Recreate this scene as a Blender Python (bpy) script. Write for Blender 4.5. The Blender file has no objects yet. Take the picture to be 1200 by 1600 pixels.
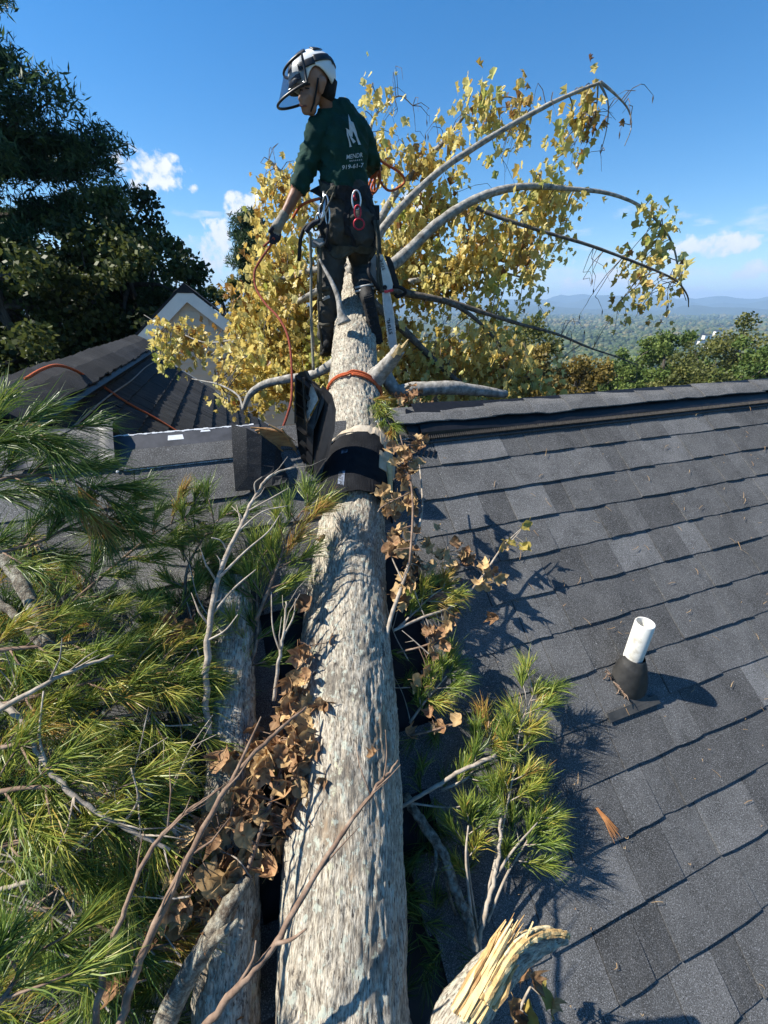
import bpy, bmesh, math, random
import numpy as np
from mathutils import Vector, Matrix, noise
from mathutils.bvhtree import BVHTree
random.seed(7); np.random.seed(7)
D = bpy.data; SC = bpy.context.scene; COL = SC.collection
rad = math.radians

# ---------------------------------------------------------------- camera, sky, sun, exposure
cd = D.cameras.new('camera'); cam = D.objects.new('camera', cd); COL.objects.link(cam)
cam.location = (0, 0, 7.0); cam.rotation_euler = (rad(90 - 26.27), 0, 0)
cd.sensor_fit = 'VERTICAL'; cd.sensor_height = 36.0; cd.lens = 36.0 * 650 / 1600
cd.clip_start = 0.02; cd.clip_end = 60000
SC.camera = cam
SUN = Vector((-0.672, 0.0164, 0.7406)).normalized()
sun_el = math.asin(SUN.z); sun_az = math.atan2(SUN.x, SUN.y)
W = D.worlds.new('World'); SC.world = W; W.use_nodes = True
SKY_STRENGTH = 0.061; HAZE = 0.00017
def build_world():
    nt = W.node_tree; N = nt.nodes; L = nt.links; N.clear()
    out = N.new('ShaderNodeOutputWorld'); bg = N.new('ShaderNodeBackground'); bg.inputs[1].default_value = SKY_STRENGTH
    sky = N.new('ShaderNodeTexSky'); sky.sky_type = 'NISHITA'; sky.sun_disc = False
    sky.sun_elevation = sun_el; sky.sun_rotation = sun_az
    sky.air_density = 1.0; sky.dust_density = 0.25; sky.ozone_density = 2.6; sky.altitude = 700
    tc = N.new('ShaderNodeTexCoord')
    def vm(op, a, b=None):
        n = N.new('ShaderNodeVectorMath'); n.operation = op
        for i, x in enumerate((a, b)):
            if x is None: continue
            if isinstance(x, tuple): n.inputs[i].default_value = x
            else: L.new(x, n.inputs[i])
        return n
    def mt(op, a, b=None, c=None, clamp=False):
        n = N.new('ShaderNodeMath'); n.operation = op; n.use_clamp = clamp
        for i, x in enumerate((a, b, c)):
            if x is None: continue
            if isinstance(x, (int, float)): n.inputs[i].default_value = x
            else: L.new(x, n.inputs[i])
        return n.outputs[0]
    dirn = vm('NORMALIZE', tc.outputs['Generated']).outputs[0]
    nz = N.new('ShaderNodeTexNoise'); nz.inputs['Scale'].default_value = 15; nz.inputs['Detail'].default_value = 7; nz.inputs['Roughness'].default_value = 0.58
    L.new(dirn, nz.inputs['Vector'])
    nz2 = N.new('ShaderNodeTexNoise'); nz2.inputs['Scale'].default_value = 60; nz2.inputs['Detail'].default_value = 5
    L.new(dirn, nz2.inputs['Vector'])
    nn = mt('ADD', mt('MULTIPLY', nz.outputs['Fac'], 0.75), mt('MULTIPLY', nz2.outputs['Fac'], 0.25))
    total = None
    # cumulus: centre direction, half-width, half-height (radians)
    for (c, w, h) in CLOUDS:
        c = Vector(c) - Vector((0, 0, 7.0)); c.normalize()
        rt = c.cross(Vector((0, 0, 1))).normalized(); up = rt.cross(c)
        a = vm('DOT_PRODUCT', dirn, tuple(rt)).outputs['Value']; b = vm('DOT_PRODUCT', dirn, tuple(up)).outputs['Value']
        f = vm('DOT_PRODUCT', dirn, tuple(c)).outputs['Value']
        q = mt('ADD', mt('POWER', mt('ABSOLUTE', mt('DIVIDE', a, w)), 2.0), mt('POWER', mt('ABSOLUTE', mt('DIVIDE', b, h)), 2.0))
        v = mt('SUBTRACT', 1.0, q)
        v = mt('MULTIPLY', mt('MAXIMUM', v, -2.0), mt('GREATER_THAN', f, 0.0))
        v = mt('SUBTRACT', v, mt('MULTIPLY', mt('LESS_THAN', f, 0.0), 2.0))
        total = v if total is None else mt('MAXIMUM', total, v)
    dens = mt('ADD', mt('MULTIPLY', total, 0.55), mt('MULTIPLY', mt('SUBTRACT', nn, 0.52), 4.2))
    m1 = mt('MULTIPLY', mt('SUBTRACT', dens, 0.05), 2.2, clamp=True)
    # a low bank of fair-weather cloud all round the horizon
    sp = N.new('ShaderNodeSeparateXYZ'); L.new(dirn, sp.inputs[0])
    el = sp.outputs['Z']
    sv = vm('MULTIPLY', dirn, (1, 1, 3.2)).outputs[0]
    nb = N.new('ShaderNodeTexNoise'); nb.inputs['Scale'].default_value = 11; nb.inputs['Detail'].default_value = 8; nb.inputs['Roughness'].default_value = 0.6
    L.new(sv, nb.inputs['Vector'])
    band = mt('SUBTRACT', 1.0, mt('POWER', mt('ABSOLUTE', mt('DIVIDE', mt('SUBTRACT', el, 0.055), 0.075)), 2.0))
    band = mt('MAXIMUM', band, -1.0)
    m2 = mt('MULTIPLY', mt('ADD', mt('MULTIPLY', band, 0.22), mt('MULTIPLY', mt('SUBTRACT', nb.outputs['Fac'], 0.55), 3.0)), 1.6, clamp=True)
    m2 = mt('MULTIPLY', m2, mt('GREATER_THAN', band, -0.9))
    m2 = mt('MULTIPLY', m2, 0.75)
    m = mt('MAXIMUM', m1, m2)
    m = mt('MULTIPLY', m, mt('MULTIPLY', mt('ADD', el, 0.002), 400, clamp=True))
    cr = N.new('ShaderNodeValToRGB')
    cr.color_ramp.elements[0].position = 0.35; cr.color_ramp.elements[0].color = (6.6, 7.2, 8.2, 1)
    cr.color_ramp.elements[1].position = 0.62; cr.color_ramp.elements[1].color = (8.8, 8.9, 9.0, 1)
    L.new(nn, cr.inputs[0])
    mx = N.new('ShaderNodeMixRGB'); L.new(m, mx.inputs[0]); hs = N.new('ShaderNodeHueSaturation'); hs.inputs['Saturation'].default_value = 1.4; hs.inputs['Value'].default_value = 1.36; L.new(sky.outputs[0], hs.inputs['Color']); L.new(hs.outputs[0], mx.inputs[1]); L.new(cr.outputs[0], mx.inputs[2])
    L.new(mx.outputs[0], bg.inputs[0]); L.new(bg.outputs[0], out.inputs[0])
CLOUDS = [((-0.575,1.26,7.294), 0.058, 0.033), ((-0.597,1.244,7.261), 0.03, 0.02), ((-0.331,1.222,7.217), 0.045, 0.028), ((-0.437,1.168,7.106), 0.06, 0.05),
          ((-0.392,1.188,7.148), 0.04, 0.03), ((0.803,1.179,7.129), 0.055, 0.018), ((0.846,1.181,7.133), 0.04, 0.02), ((0.711,1.168,7.106), 0.03, 0.03), ((0.338,1.166,7.102), 0.09, 0.03), ((0.085,1.23,7.233), 0.03, 0.02),
          ((0.892,1.155,7.082), 0.03, 0.014), ((0.869,1.15,7.071), 0.03, 0.012), ((0.785,1.127,7.024), 0.1, 0.014), ((0.9,1.125,7.02), 0.05, 0.012), ((-0.454,1.239,7.25), 0.012, 0.009), ((0.554,1.142,7.054), 0.12, 0.02)]
build_world()
sl = D.lights.new('sun', 'SUN'); sl.energy = 5.0; sl.angle = rad(0.53); sl.color = (1.0, 0.94, 0.84)
so = D.objects.new('sun', sl); COL.objects.link(so); so.rotation_euler = SUN.to_track_quat('Z', 'Y').to_euler(); so.location = (-20, 0, 30)
SC.view_settings.view_transform = 'Standard'; SC.view_settings.look = 'None'; SC.view_settings.gamma = 1
SC.view_settings.use_curve_mapping = False; SC.view_settings.exposure = 1.05
SC.render.engine = 'CYCLES'
SC.cycles.max_bounces = 5; SC.cycles.diffuse_bounces = 3; SC.cycles.glossy_bounces = 2; SC.cycles.transmission_bounces = 4
SC.cycles.transparent_max_bounces = 8; SC.cycles.volume_bounces = 0; SC.cycles.caustics_reflective = False; SC.cycles.caustics_refractive = False
SC.cycles.use_denoising = True

# ---------------------------------------------------------------- mesh helpers
class MB:
    """collects one mesh"""
    def __init__(s): s.v = []; s.f = []; s.m = []; s.t = []; s.uv = None
    def add(s, vs, fs, m=0, t=None):
        o = len(s.v); s.v.extend([tuple(x) for x in vs])
        s.f.extend([tuple(i + o for i in f) for f in fs]); s.m.extend([m] * len(fs))
        if isinstance(t, (list, tuple, np.ndarray)): s.t.extend(t)
        else: s.t.extend([0.5 if t is None else t] * len(vs))
    def box(s, c, x, y, z, m=0, t=None):
        c, x, y, z = Vector(c), Vector(x), Vector(y), Vector(z)
        vs = [c + x * a + y * b + z * d for a in (-1, 1) for b in (-1, 1) for d in (-1, 1)]
        fs = [(0, 1, 3, 2), (4, 6, 7, 5), (0, 4, 5, 1), (2, 3, 7, 6), (0, 2, 6, 4), (1, 5, 7, 3)]
        if x.cross(y).dot(z) < 0: fs = [f[::-1] for f in fs]
        s.add(vs, fs, m, t)
    def tube(s, pts, rr, seg=8, m=0, t=None, cap=True, jit=0.0):
        pts = [Vector(p[:3]) for p in pts]; n = len(pts)
        if not isinstance(rr, (list, tuple)): rr = [rr] * n
        vs = []; up = None
        for i, p in enumerate(pts):
            d = (pts[min(i + 1, n - 1)] - pts[max(i - 1, 0)])
            if d.length < 1e-9: d = Vector((0, 0, 1))
            d.normalize()
            if up is None: up = d.orthogonal().normalized()
            up = (up - d * up.dot(d))
            if up.length < 1e-6: up = d.orthogonal()
            up.normalize(); w = d.cross(up)
            for k in range(seg):
                a = 2 * math.pi * k / seg; r = rr[i] * (1 + (random.uniform(-jit, jit) if jit else 0))
                vs.append(p + up * (math.cos(a) * r) + w * (math.sin(a) * r))
        fs = [(i * seg + k, i * seg + (k + 1) % seg, (i + 1) * seg + (k + 1) % seg, (i + 1) * seg + k) for i in range(n - 1) for k in range(seg)]
        if cap: fs += [tuple(range(seg))[::-1], tuple((n - 1) * seg + k for k in range(seg))]
        s.add(vs, fs, m, t)
    def prism(s, outline, ext, m=0, t=None):
        n = len(outline); e = Vector(ext); a = [Vector(p) for p in outline]
        nrm = Vector((0, 0, 0))
        for i in range(n): nrm += a[i].cross(a[(i + 1) % n])
        if nrm.dot(e) < 0: a = a[::-1]
        vs = a + [p + e for p in a]
        fs = [tuple(range(n))[::-1], tuple(range(n, 2 * n))] + [(i, (i + 1) % n, n + (i + 1) % n, n + i) for i in range(n)]
        s.add(vs, fs, m, t)
    def lathe(s, base, axis, prof, seg=20, m=0, t=None):
        base = Vector(base); ax = Vector(axis).normalized(); u = ax.orthogonal().normalized(); w = ax.cross(u)
        vs = [base + ax * z + (u * math.cos(2 * math.pi * k / seg) + w * math.sin(2 * math.pi * k / seg)) * r for (r, z) in prof for k in range(seg)]
        fs = [(i * seg + k, i * seg + (k + 1) % seg, (i + 1) * seg + (k + 1) % seg, (i + 1) * seg + k) for i in range(len(prof) - 1) for k in range(seg)]
        s.add(vs, fs, m, t)
    def mesh(s, name, mats=None, smooth=False):
        me = D.meshes.new(name); me.from_pydata(s.v, [], s.f)
        if mats is not None:
            for k in (mats if isinstance(mats, (list, tuple)) else [mats]): me.materials.append(k)
            if any(s.m): me.polygons.foreach_set('material_index', np.array(s.m, dtype=np.int32))
        at = me.attributes.new('tint', 'FLOAT', 'POINT'); at.data.foreach_set('value', np.array(s.t, dtype=np.float32))
        if smooth: me.polygons.foreach_set('use_smooth', np.ones(len(me.polygons), dtype=bool))
        me.update(); return me
    def obj(s, name, mats=None, parent=None, smooth=False): return link(name, s.mesh(name, mats, smooth), parent)
def link(name, me, parent=None):
    o = D.objects.new(name, me); COL.objects.link(o)
    if parent is not None:
        o.parent = parent; bpy_inv(o, parent)
    return o
ROOTLOC = {}
def bpy_inv(o, parent):
    o.location = -ROOTLOC.get(parent.name, Vector((0, 0, 0)))
def thing(name, label, cat, loc=(0, 0, 0), group=None):
    o = D.objects.new(name, None); COL.objects.link(o); o.location = loc; ROOTLOC[o.name] = Vector(loc)
    o.empty_display_size = 0.2; o['label'] = label; o['category'] = cat
    if group: o['group'] = group
    return o
def tag(o, label, cat, group=None, kind=None):
    o['label'] = label; o['category'] = cat
    if group: o['group'] = group
    if kind: o['kind'] = kind
    return o
def inst(name, me, parent, M):
    """a piece sharing mesh data, matrix given in world space"""
    o = D.objects.new(name, me); COL.objects.link(o); o.parent = parent
    o.matrix_local = Matrix.Translation(-ROOTLOC.get(parent.name, Vector((0, 0, 0)))) @ M
    return o
def frame(o, x, y, z):
    return Matrix(((x[0], y[0], z[0], o[0]), (x[1], y[1], z[1], o[1]), (x[2], y[2], z[2], o[2]), (0, 0, 0, 1)))
def spline(pts, n=6):
    """Catmull-Rom through 3- or 4-component points"""
    P = [np.array(p, float) for p in pts]
    if len(P) < 3: return [tuple(P[0] + (P[-1] - P[0]) * i / n) for i in range(n + 1)]
    Q = [2 * P[0] - P[1]] + P + [2 * P[-1] - P[-2]]; out = []
    for i in range(1, len(Q) - 2):
        a, b, c, d = Q[i - 1:i + 3]
        for k in range(n):
            t = k / n
            out.append(tuple(0.5 * (2 * b + (c - a) * t + (2 * a - 5 * b + 4 * c - d) * t * t + (3 * b - a - 3 * c + d) * t ** 3)))
    out.append(tuple(P[-1])); return out
def rvec(): 
    while True:
        v = Vector((random.uniform(-1, 1), random.uniform(-1, 1), random.uniform(-1, 1)))
        if 0.05 < v.length < 1: return v.normalized()

# ---------------------------------------------------------------- materials
def mat(name, cols, scale=20, detail=6, rough=0.8, bump=0.0, bscale=None, stretch=(1, 1, 1), coord='pos', tint=None, spec=0.3,
        trans=0.0, metal=0.0, speck=None, objrand=0.0, rgh=0.6, dist=0.0, bdist=0.01, patches=None):
    m = D.materials.new(name); m.use_nodes = True; nt = m.node_tree; N = nt.nodes; L = nt.links
    b = N['Principled BSDF']; b.inputs['Roughness'].default_value = rough; b.inputs['Metallic'].default_value = metal
    b.inputs['Specular IOR Level'].default_value = spec
    if coord == 'pos': src = N.new('ShaderNodeNewGeometry').outputs['Position']
    elif coord == 'obj': src = N.new('ShaderNodeTexCoord').outputs['Object']
    else:
        a = N.new('ShaderNodeAttribute'); a.attribute_name = coord; src = a.outputs['Vector']
    mp = N.new('ShaderNodeVectorMath'); mp.operation = 'MULTIPLY'; mp.inputs[1].default_value = stretch; L.new(src, mp.inputs[0])
    def noise_(sc, det=detail, r=rgh, vec=mp.outputs[0]):
        n = N.new('ShaderNodeTexNoise'); n.inputs['Scale'].default_value = sc; n.inputs['Detail'].default_value = det; n.inputs['Roughness'].default_value = r
        n.inputs['Distortion'].default_value = dist
        L.new(vec, n.inputs['Vector']); return n.outputs['Fac']
    fac = noise_(scale)
    if tint:
        a = N.new('ShaderNodeAttribute'); a.attribute_name = 'tint'
        x = N.new('ShaderNodeMath'); x.operation = 'MULTIPLY_ADD'; x.inputs[1].default_value = tint; L.new(fac, x.inputs[0])
        x.inputs[1].default_value = 1 - tint
        y = N.new('ShaderNodeMath'); y.operation = 'MULTIPLY'; y.inputs[1].default_value = tint; L.new(a.outputs['Fac'], y.inputs[0]); L.new(y.outputs[0], x.inputs[2])
        fac = x.outputs[0]
    cr = N.new('ShaderNodeValToRGB'); E = cr.color_ramp.elements
    while len(E) < len(cols): E.new(0.5)
    for e, (p, c) in zip(E, cols): e.position = p; e.color = tuple(c) + (1,)
    L.new(fac, cr.inputs[0]); col = cr.outputs[0]
    def mixmul(c, f, typ='MULTIPLY', amt=1.0):
        x = N.new('ShaderNodeMixRGB'); x.blend_type = typ; x.inputs[0].default_value = amt; L.new(c, x.inputs[1]); L.new(f, x.inputs[2]); return x.outputs[0]
    if speck:   # (scale, threshold, colour): mineral granules, flecks of lichen
        for (sc, lo, hi, c) in speck:
            n = noise_(sc, 2, 0.5); q = N.new('ShaderNodeMapRange'); q.inputs[1].default_value = lo; q.inputs[2].default_value = hi; L.new(n, q.inputs[0])
            x = N.new('ShaderNodeMixRGB'); L.new(q.outputs[0], x.inputs[0]); L.new(col, x.inputs[1]); x.inputs[2].default_value = tuple(c) + (1,); col = x.outputs[0]
    if patches:
        for (sc, lo, hi, c, vec) in patches:
            v2 = N.new('ShaderNodeVectorMath'); v2.operation = 'MULTIPLY'; v2.inputs[1].default_value = vec; L.new(src, v2.inputs[0])
            n = noise_(sc, 5, 0.65, v2.outputs[0]); q = N.new('ShaderNodeMapRange'); q.inputs[1].default_value = lo; q.inputs[2].default_value = hi; L.new(n, q.inputs[0])
            x = N.new('ShaderNodeMixRGB'); L.new(q.outputs[0], x.inputs[0]); L.new(col, x.inputs[1]); x.inputs[2].default_value = tuple(c) + (1,); col = x.outputs[0]
    if objrand:
        oi = N.new('ShaderNodeObjectInfo'); q = N.new('ShaderNodeMapRange'); q.inputs[3].default_value = 1 - objrand; q.inputs[4].default_value = 1 + objrand
        L.new(oi.outputs['Random'], q.inputs[0]); cb = N.new('ShaderNodeCombineColor')
        for i in range(3): L.new(q.outputs[0], cb.inputs[i])
        col = mixmul(col, cb.outputs[0])
    L.new(col, b.inputs['Base Color'])
    if bump:
        bp = N.new('ShaderNodeBump'); bp.inputs['Strength'].default_value = bump; bp.inputs['Distance'].default_value = bdist
        L.new(noise_(bscale or scale * 2, 5), bp.inputs['Height']); L.new(bp.outputs[0], b.inputs['Normal'])
    if trans:
        tr = N.new('ShaderNodeBsdfTranslucent'); L.new(col, tr.inputs[0]); ms = N.new('ShaderNodeMixShader'); ms.inputs[0].default_value = trans
        L.new(b.outputs[0], ms.inputs[1]); L.new(tr.outputs[0], ms.inputs[2]); L.new(ms.outputs[0], N['Material Output'].inputs[0])
    return m
SHC = [(.3, (.062, .062, .061)), (.52, (.096, .096, .095)), (.75, (.130, .129, .127))]
def shmat(name, k):
    c = [(p, tuple(x * k for x in q)) for p, q in SHC]
    return mat(name, c, 7, 4, .93, .55, 420, spec=.22, speck=[(270, .52, .68, (.25 * k ** .6, .253 * k ** .6, .26 * k ** .6)), (310, .55, .68, (.010, .0105, .012)), (70, .72, .76, (.26, .26, .26))], objrand=.10, bdist=.005)
M_SH = [shmat('shingle_dark', .72), shmat('shingle_mid', .9), shmat('shingle_grey', 1.03), shmat('shingle_light', 1.3)]
M_BLACK = mat('black_plastic', [(.3, (.006, .006, .007)), (.8, (.016, .016, .018))], 40, 3, .45, .1, 200, spec=.4)
M_FELT = mat('black_underlay', [(.3, (.008, .009, .011)), (.8, (.022, .024, .03))], 14, 5, .7, .2, 60)
M_SLATEW = mat('charcoal_shingle', [(.3, (.010, .0105, .012)), (.6, (.022, .0235, .026)), (.85, (.045, .046, .048))], 9, 6, .9, .5, 300, objrand=.25, speck=[(260, .57, .72, (.085, .088, .092))], bdist=.004)  # one tone, darker than the front slope's shingles
M_PLY = mat('plywood', [(.3, (.2, .09, .035)), (.6, (.45, .25, .1)), (.85, (.6, .4, .2))], 12, 6, .75, .3, 60, stretch=(1, 1, 6))
M_SIDING = mat('vinyl_siding', [(.3, (.48, .41, .31)), (.8, (.58, .50, .39))], 3, 3, .6, .05, 80)
M_WTRIM = mat('white_trim', [(.3, (.74, .70, .62)), (.8, (.86, .82, .73))], 5, 4, .5)
M_PVC = mat('white_pvc', [(.32, (.42, .39, .33)), (.46, (.66, .645, .59)), (.7, (.74, .73, .68))], 14, 7, .4, .03, 50)
M_RUBBER = mat('black_rubber', [(.3, (.02, .02, .02)), (.8, (.045, .044, .042))], 30, 4, .55, .1, 120)
M_FOAM = mat('white_foam', [(.3, (.45, .45, .44)), (.8, (.75, .75, .73))], 60, 4, .8, .4, 160)
M_PRINT = mat('white_print', [(.2, (.55, .57, .6)), (.8, (.75, .77, .8))], 80, 3, .7)
M_TAPE = mat('faded_red_tape', [(.2, (.4, .08, .06)), (.8, (.55, .25, .2))], 50, 4, .7)
M_SMOKE = mat('grey_plastic', [(.2, (.012, .014, .018)), (.5, (.028, .032, .04)), (.8, (.065, .07, .085))], 14, 6, .5, .3, 30, spec=.4)
M_ROPE = mat('orange_rope', [(.3, (.35, .06, .02)), (.7, (.68, .16, .05))], 160, 3, .8, .8, 260)
M_ROPE_D = mat('dark_red_rope', [(.3, (.14, .025, .015)), (.7, (.36, .075, .04))], 160, 3, .8, .8, 260)
BARKP = [(.30, (.04, .034, .026)), (.42, (.20, .17, .13)), (.53, (.43, .385, .305)), (.70, (.67, .615, .50))]
M_BARK = mat('pale_fissured_bark', BARKP, 1, 7, .92, .7, 1.3, stretch=(170, 170, 42), coord='barkuv', tint=None, bdist=.011, rgh=.68,
             patches=[(1, .50, .66, (.17, .15, .12), (11, 11, 8)), (1, .57, .67, (.25, .19, .13), (8, 8, 4.5)), (1, .56, .62, (.40, .42, .35), (38, 38, 34)), (1, .63, .68, (.48, .47, .33), (24, 24, 20)), (1, .60, .65, (.06, .05, .042), (150, 150, 46)), (1, .62, .69, (.10, .085, .07), (30, 30, 22))])
M_BARKL = mat('grey_limb_bark', [(.3, (.11, .10, .085)), (.5, (.26, .245, .215)), (.72, (.46, .44, .40))], 26, 7, .9, .6, 70, bdist=.006)
M_BARKD = mat('dark_branch_bark', [(.3, (.05, .042, .034)), (.55, (.13, .11, .09)), (.8, (.3, .28, .25))], 34, 6, .9, .6, 90, bdist=.005)
M_TWIG = mat('pale_twig_bark', [(.3, (.19, .15, .11)), (.55, (.36, .31, .25)), (.8, (.52, .48, .41))], 30, 5, .85, .4, 100, bdist=.004)
M_TWIGB = mat('brown_twig_bark', [(.3, (.10, .06, .04)), (.55, (.22, .15, .105)), (.8, (.36, .28, .21))], 30, 5, .85, .4, 100, bdist=.004)
M_LICHEN = mat('lichen_log_bark', [(.3, (.055, .042, .032)), (.46, (.19, .16, .12)), (.58, (.36, .34, .27)), (.8, (.5, .49, .41))], 46, 8, .92, 1.0, 90, bdist=.014, rgh=.7, patches=[(12, .58, .66, (.10, .075, .055), (1, 1, 1)), (30, .62, .68, (.46, .47, .36), (1, 1, 1))])
M_WOOD = mat('fresh_split_wood', [(.15, (.26, .13, .05)), (.4, (.52, .35, .15)), (.65, (.66, .52, .28)), (.9, (.78, .68, .45))], 40, 6, .8, .6, 90, tint=.5, stretch=(1, 1, 1), bdist=.006)
M_NEEDLE = mat('pine_needles', [(.05, (.022, .046, .012)), (.35, (.075, .14, .026)), (.6, (.22, .28, .045)), (.8, (.42, .38, .07)), (.96, (.40, .18, .055))], 3, 3, .42, tint=.85, trans=.3, spec=.4)
M_CROWN = mat('autumn_leaves', [(.05, (.20, .085, .025)), (.22, (.42, .25, .06)), (.42, (.62, .47, .12)), (.7, (.74, .65, .25)), (.95, (.38, .42, .09))], 6, 3, .42, tint=.85, trans=.45, spec=.5)
M_DEAD = mat('dead_brown_leaves', [(.1, (.08, .04, .022)), (.4, (.22, .115, .056)), (.65, (.38, .235, .12)), (.9, (.55, .42, .26))], 16, 6, .7, .3, 60, tint=.35, trans=.22, objrand=.35)
M_DEADP = mat('dead_tan_leaves', [(.1, (.2, .11, .04)), (.5, (.48, .32, .15)), (.9, (.62, .49, .28))], 16, 6, .7, .3, 60, tint=.35, trans=.25, objrand=.3)
M_YLEAF = mat('yellowing_leaves', [(.1, (.25, .13, .03)), (.5, (.45, .35, .09)), (.9, (.32, .36, .10))], 16, 6, .6, .3, 60, trans=.35)
def leafm(name, a, b, c, tr=.3): return mat(name, [(.1, a), (.5, b), (.9, c)], .35, 3, .55, tint=.75, trans=tr, spec=.25)
M_PINEF = leafm('dark_pine_foliage', (.02, .04, .022), (.055, .10, .042), (.13, .19, .065), .28)
M_DARKF = leafm('dark_green_foliage', (.018, .026, .008), (.052, .07, .02), (.13, .145, .035), .3)
M_GREENF = leafm('mid_green_foliage', (.04, .07, .016), (.105, .16, .034), (.21, .25, .06))
M_OLIVEF = leafm('olive_foliage', (.045, .055, .015), (.11, .125, .03), (.21, .2, .055))
M_ORANGEF = leafm('orange_foliage', (.06, .05, .016), (.17, .125, .03), (.30, .23, .055))
M_TRUNKD = mat('tree_trunk_bark', [(.3, (.04, .034, .028)), (.7, (.12, .105, .085))], 4, 6, .95, .8, 12, stretch=(3, 3, .6), bdist=.05)

# ---------------------------------------------------------------- the land, far hills and haze
def gz(x, y):
    q = math.hypot(x, y - 3)
    z = -0.30 * max(0, q - 11)
    if z < -66: z = -66
    return z + (noise.noise((x * .004, y * .004, 3)) * min(9, max(0, q - 120) * .02))
def make_land():
    b = MB(); rs = [0, 6, 11, 16, 22, 30, 42, 60, 85, 120, 165, 225, 300, 420, 600, 850, 1200, 1700, 2400, 3400, 4800, 6800, 9500]; seg = 72
    vs = [(0, 3, gz(0, 3))] + [(math.sin(a) * q, 3 + math.cos(a) * q, gz(math.sin(a) * q, 3 + math.cos(a) * q)) for q in rs[1:] for a in [2 * math.pi * k / seg for k in range(seg)]]
    fs = [(0, 1 + (k + 1) % seg, 1 + k) for k in range(seg)]
    for i in range(len(rs) - 2):
        o = 1 + i * seg
        fs += [(o + k, o + (k + 1) % seg, o + seg + (k + 1) % seg, o + seg + k) for k in range(seg)]
    b.add(vs, fs)
    g = b.obj('ground', mat('wooded_ground', [(.3, (.03, .045, .018)), (.55, (.055, .075, .03)), (.8, (.11, .11, .06))], .02, 8, .95), smooth=True); g['kind'] = 'structure'
    # blue ridge line
    hm = mat('forested_hills', [(.3, (.02, .035, .02)), (.8, (.05, .065, .035))], .002, 6, .95)
    for (dist, h0, hv, seed, a0, a1) in ((5600, 50, 85, 5, -80, 100), (7600, 120, 170, 9, -80, 100), (9000, 170, 190, 1, -80, 100)):
        b = MB(); n = 220; vs = []; fs = []
        for i in range(n + 1):
            a = rad(a0 + (a1 - a0) * i / n)
            h = h0 + hv * (noise.fractal((a * 5.5, seed, 0), .9, 2.2, 5) * .9 + .12)
            h = max(20, h)
            for (dd, hh) in ((-700, -72), (-350, h * .45 - 60), (0, h - 60), (500, -72)):
                q = dist + dd; jt = 1 + .02 * noise.noise((a * 30, dd, seed)); vs.append((math.sin(a) * q * jt, math.cos(a) * q * jt, 7 + hh))
        for i in range(n):
            for k in range(3): fs.append((i * 4 + k, i * 4 + 4 + k, i * 4 + 5 + k, i * 4 + 1 + k))
        b.add(vs, fs); o = b.obj('hills', hm, smooth=True); o['kind'] = 'structure'
make_land()
def make_forest():
    """the wooded valley: far too many trees to count"""
    ico = bmesh.new(); bmesh.ops.create_icosphere(ico, subdivisions=2, radius=1); base = np.array([v.co for v in ico.verts]); ico.verts.index_update()
    fc = [tuple(v.index for v in f.verts) for f in ico.faces]; ico.free()
    V = []; Fc = []; T = []; o = 0; rng = np.random.RandomState(3)
    fcn = np.array(fc)
    for i in range(17000):
        u = rng.rand(); dist = 130 * (4300 / 130) ** (u ** .75); a = rad(rng.uniform(8, 52)) if i % 3 else rad(rng.uniform(-75, 90))
        x, y = math.sin(a) * dist, math.cos(a) * dist
        if rng.rand() < .45 and 700 < dist < 1500 and noise.noise((x * .004, y * .004, 8)) > .1: continue
        s = rng.uniform(2.2, 5.2) * (1 + dist / 2200) * (1 + .6 * noise.noise((x * .006, y * .006, 2))); h = s * rng.uniform(.7, 1.15)
        jit = 1 + .3 * (rng.rand(len(base), 1) - .5)
        v = base * jit * np.array([s, s, h]) + np.array([x, y, gz(x, y) + h * .75])
        V.append(v); Fc.append(fcn + o); o += len(base); T.append(np.full(len(base), np.clip(rng.rand() * .7 + .5 * noise.noise((x * .003, y * .003, 5)) + .15, 0, 1)) * .8 + .2 * rng.rand(len(base)))
    V = np.concatenate(V); Fc = np.concatenate(Fc)
    me = D.meshes.new('forest'); me.from_pydata(V.tolist(), [], Fc.tolist()); me.attributes.new('tint', 'FLOAT', 'POINT').data.foreach_set('value', np.concatenate(T).astype(np.float32))
    me.materials.append(leafm('valley_foliage', (.02, .035, .012), (.055, .08, .022), (.17, .13, .05), 0))
    tag(link('forest', me), 'hazy wooded valley stretching away to the blue ridge', 'forest', kind='stuff')
make_forest()

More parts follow.
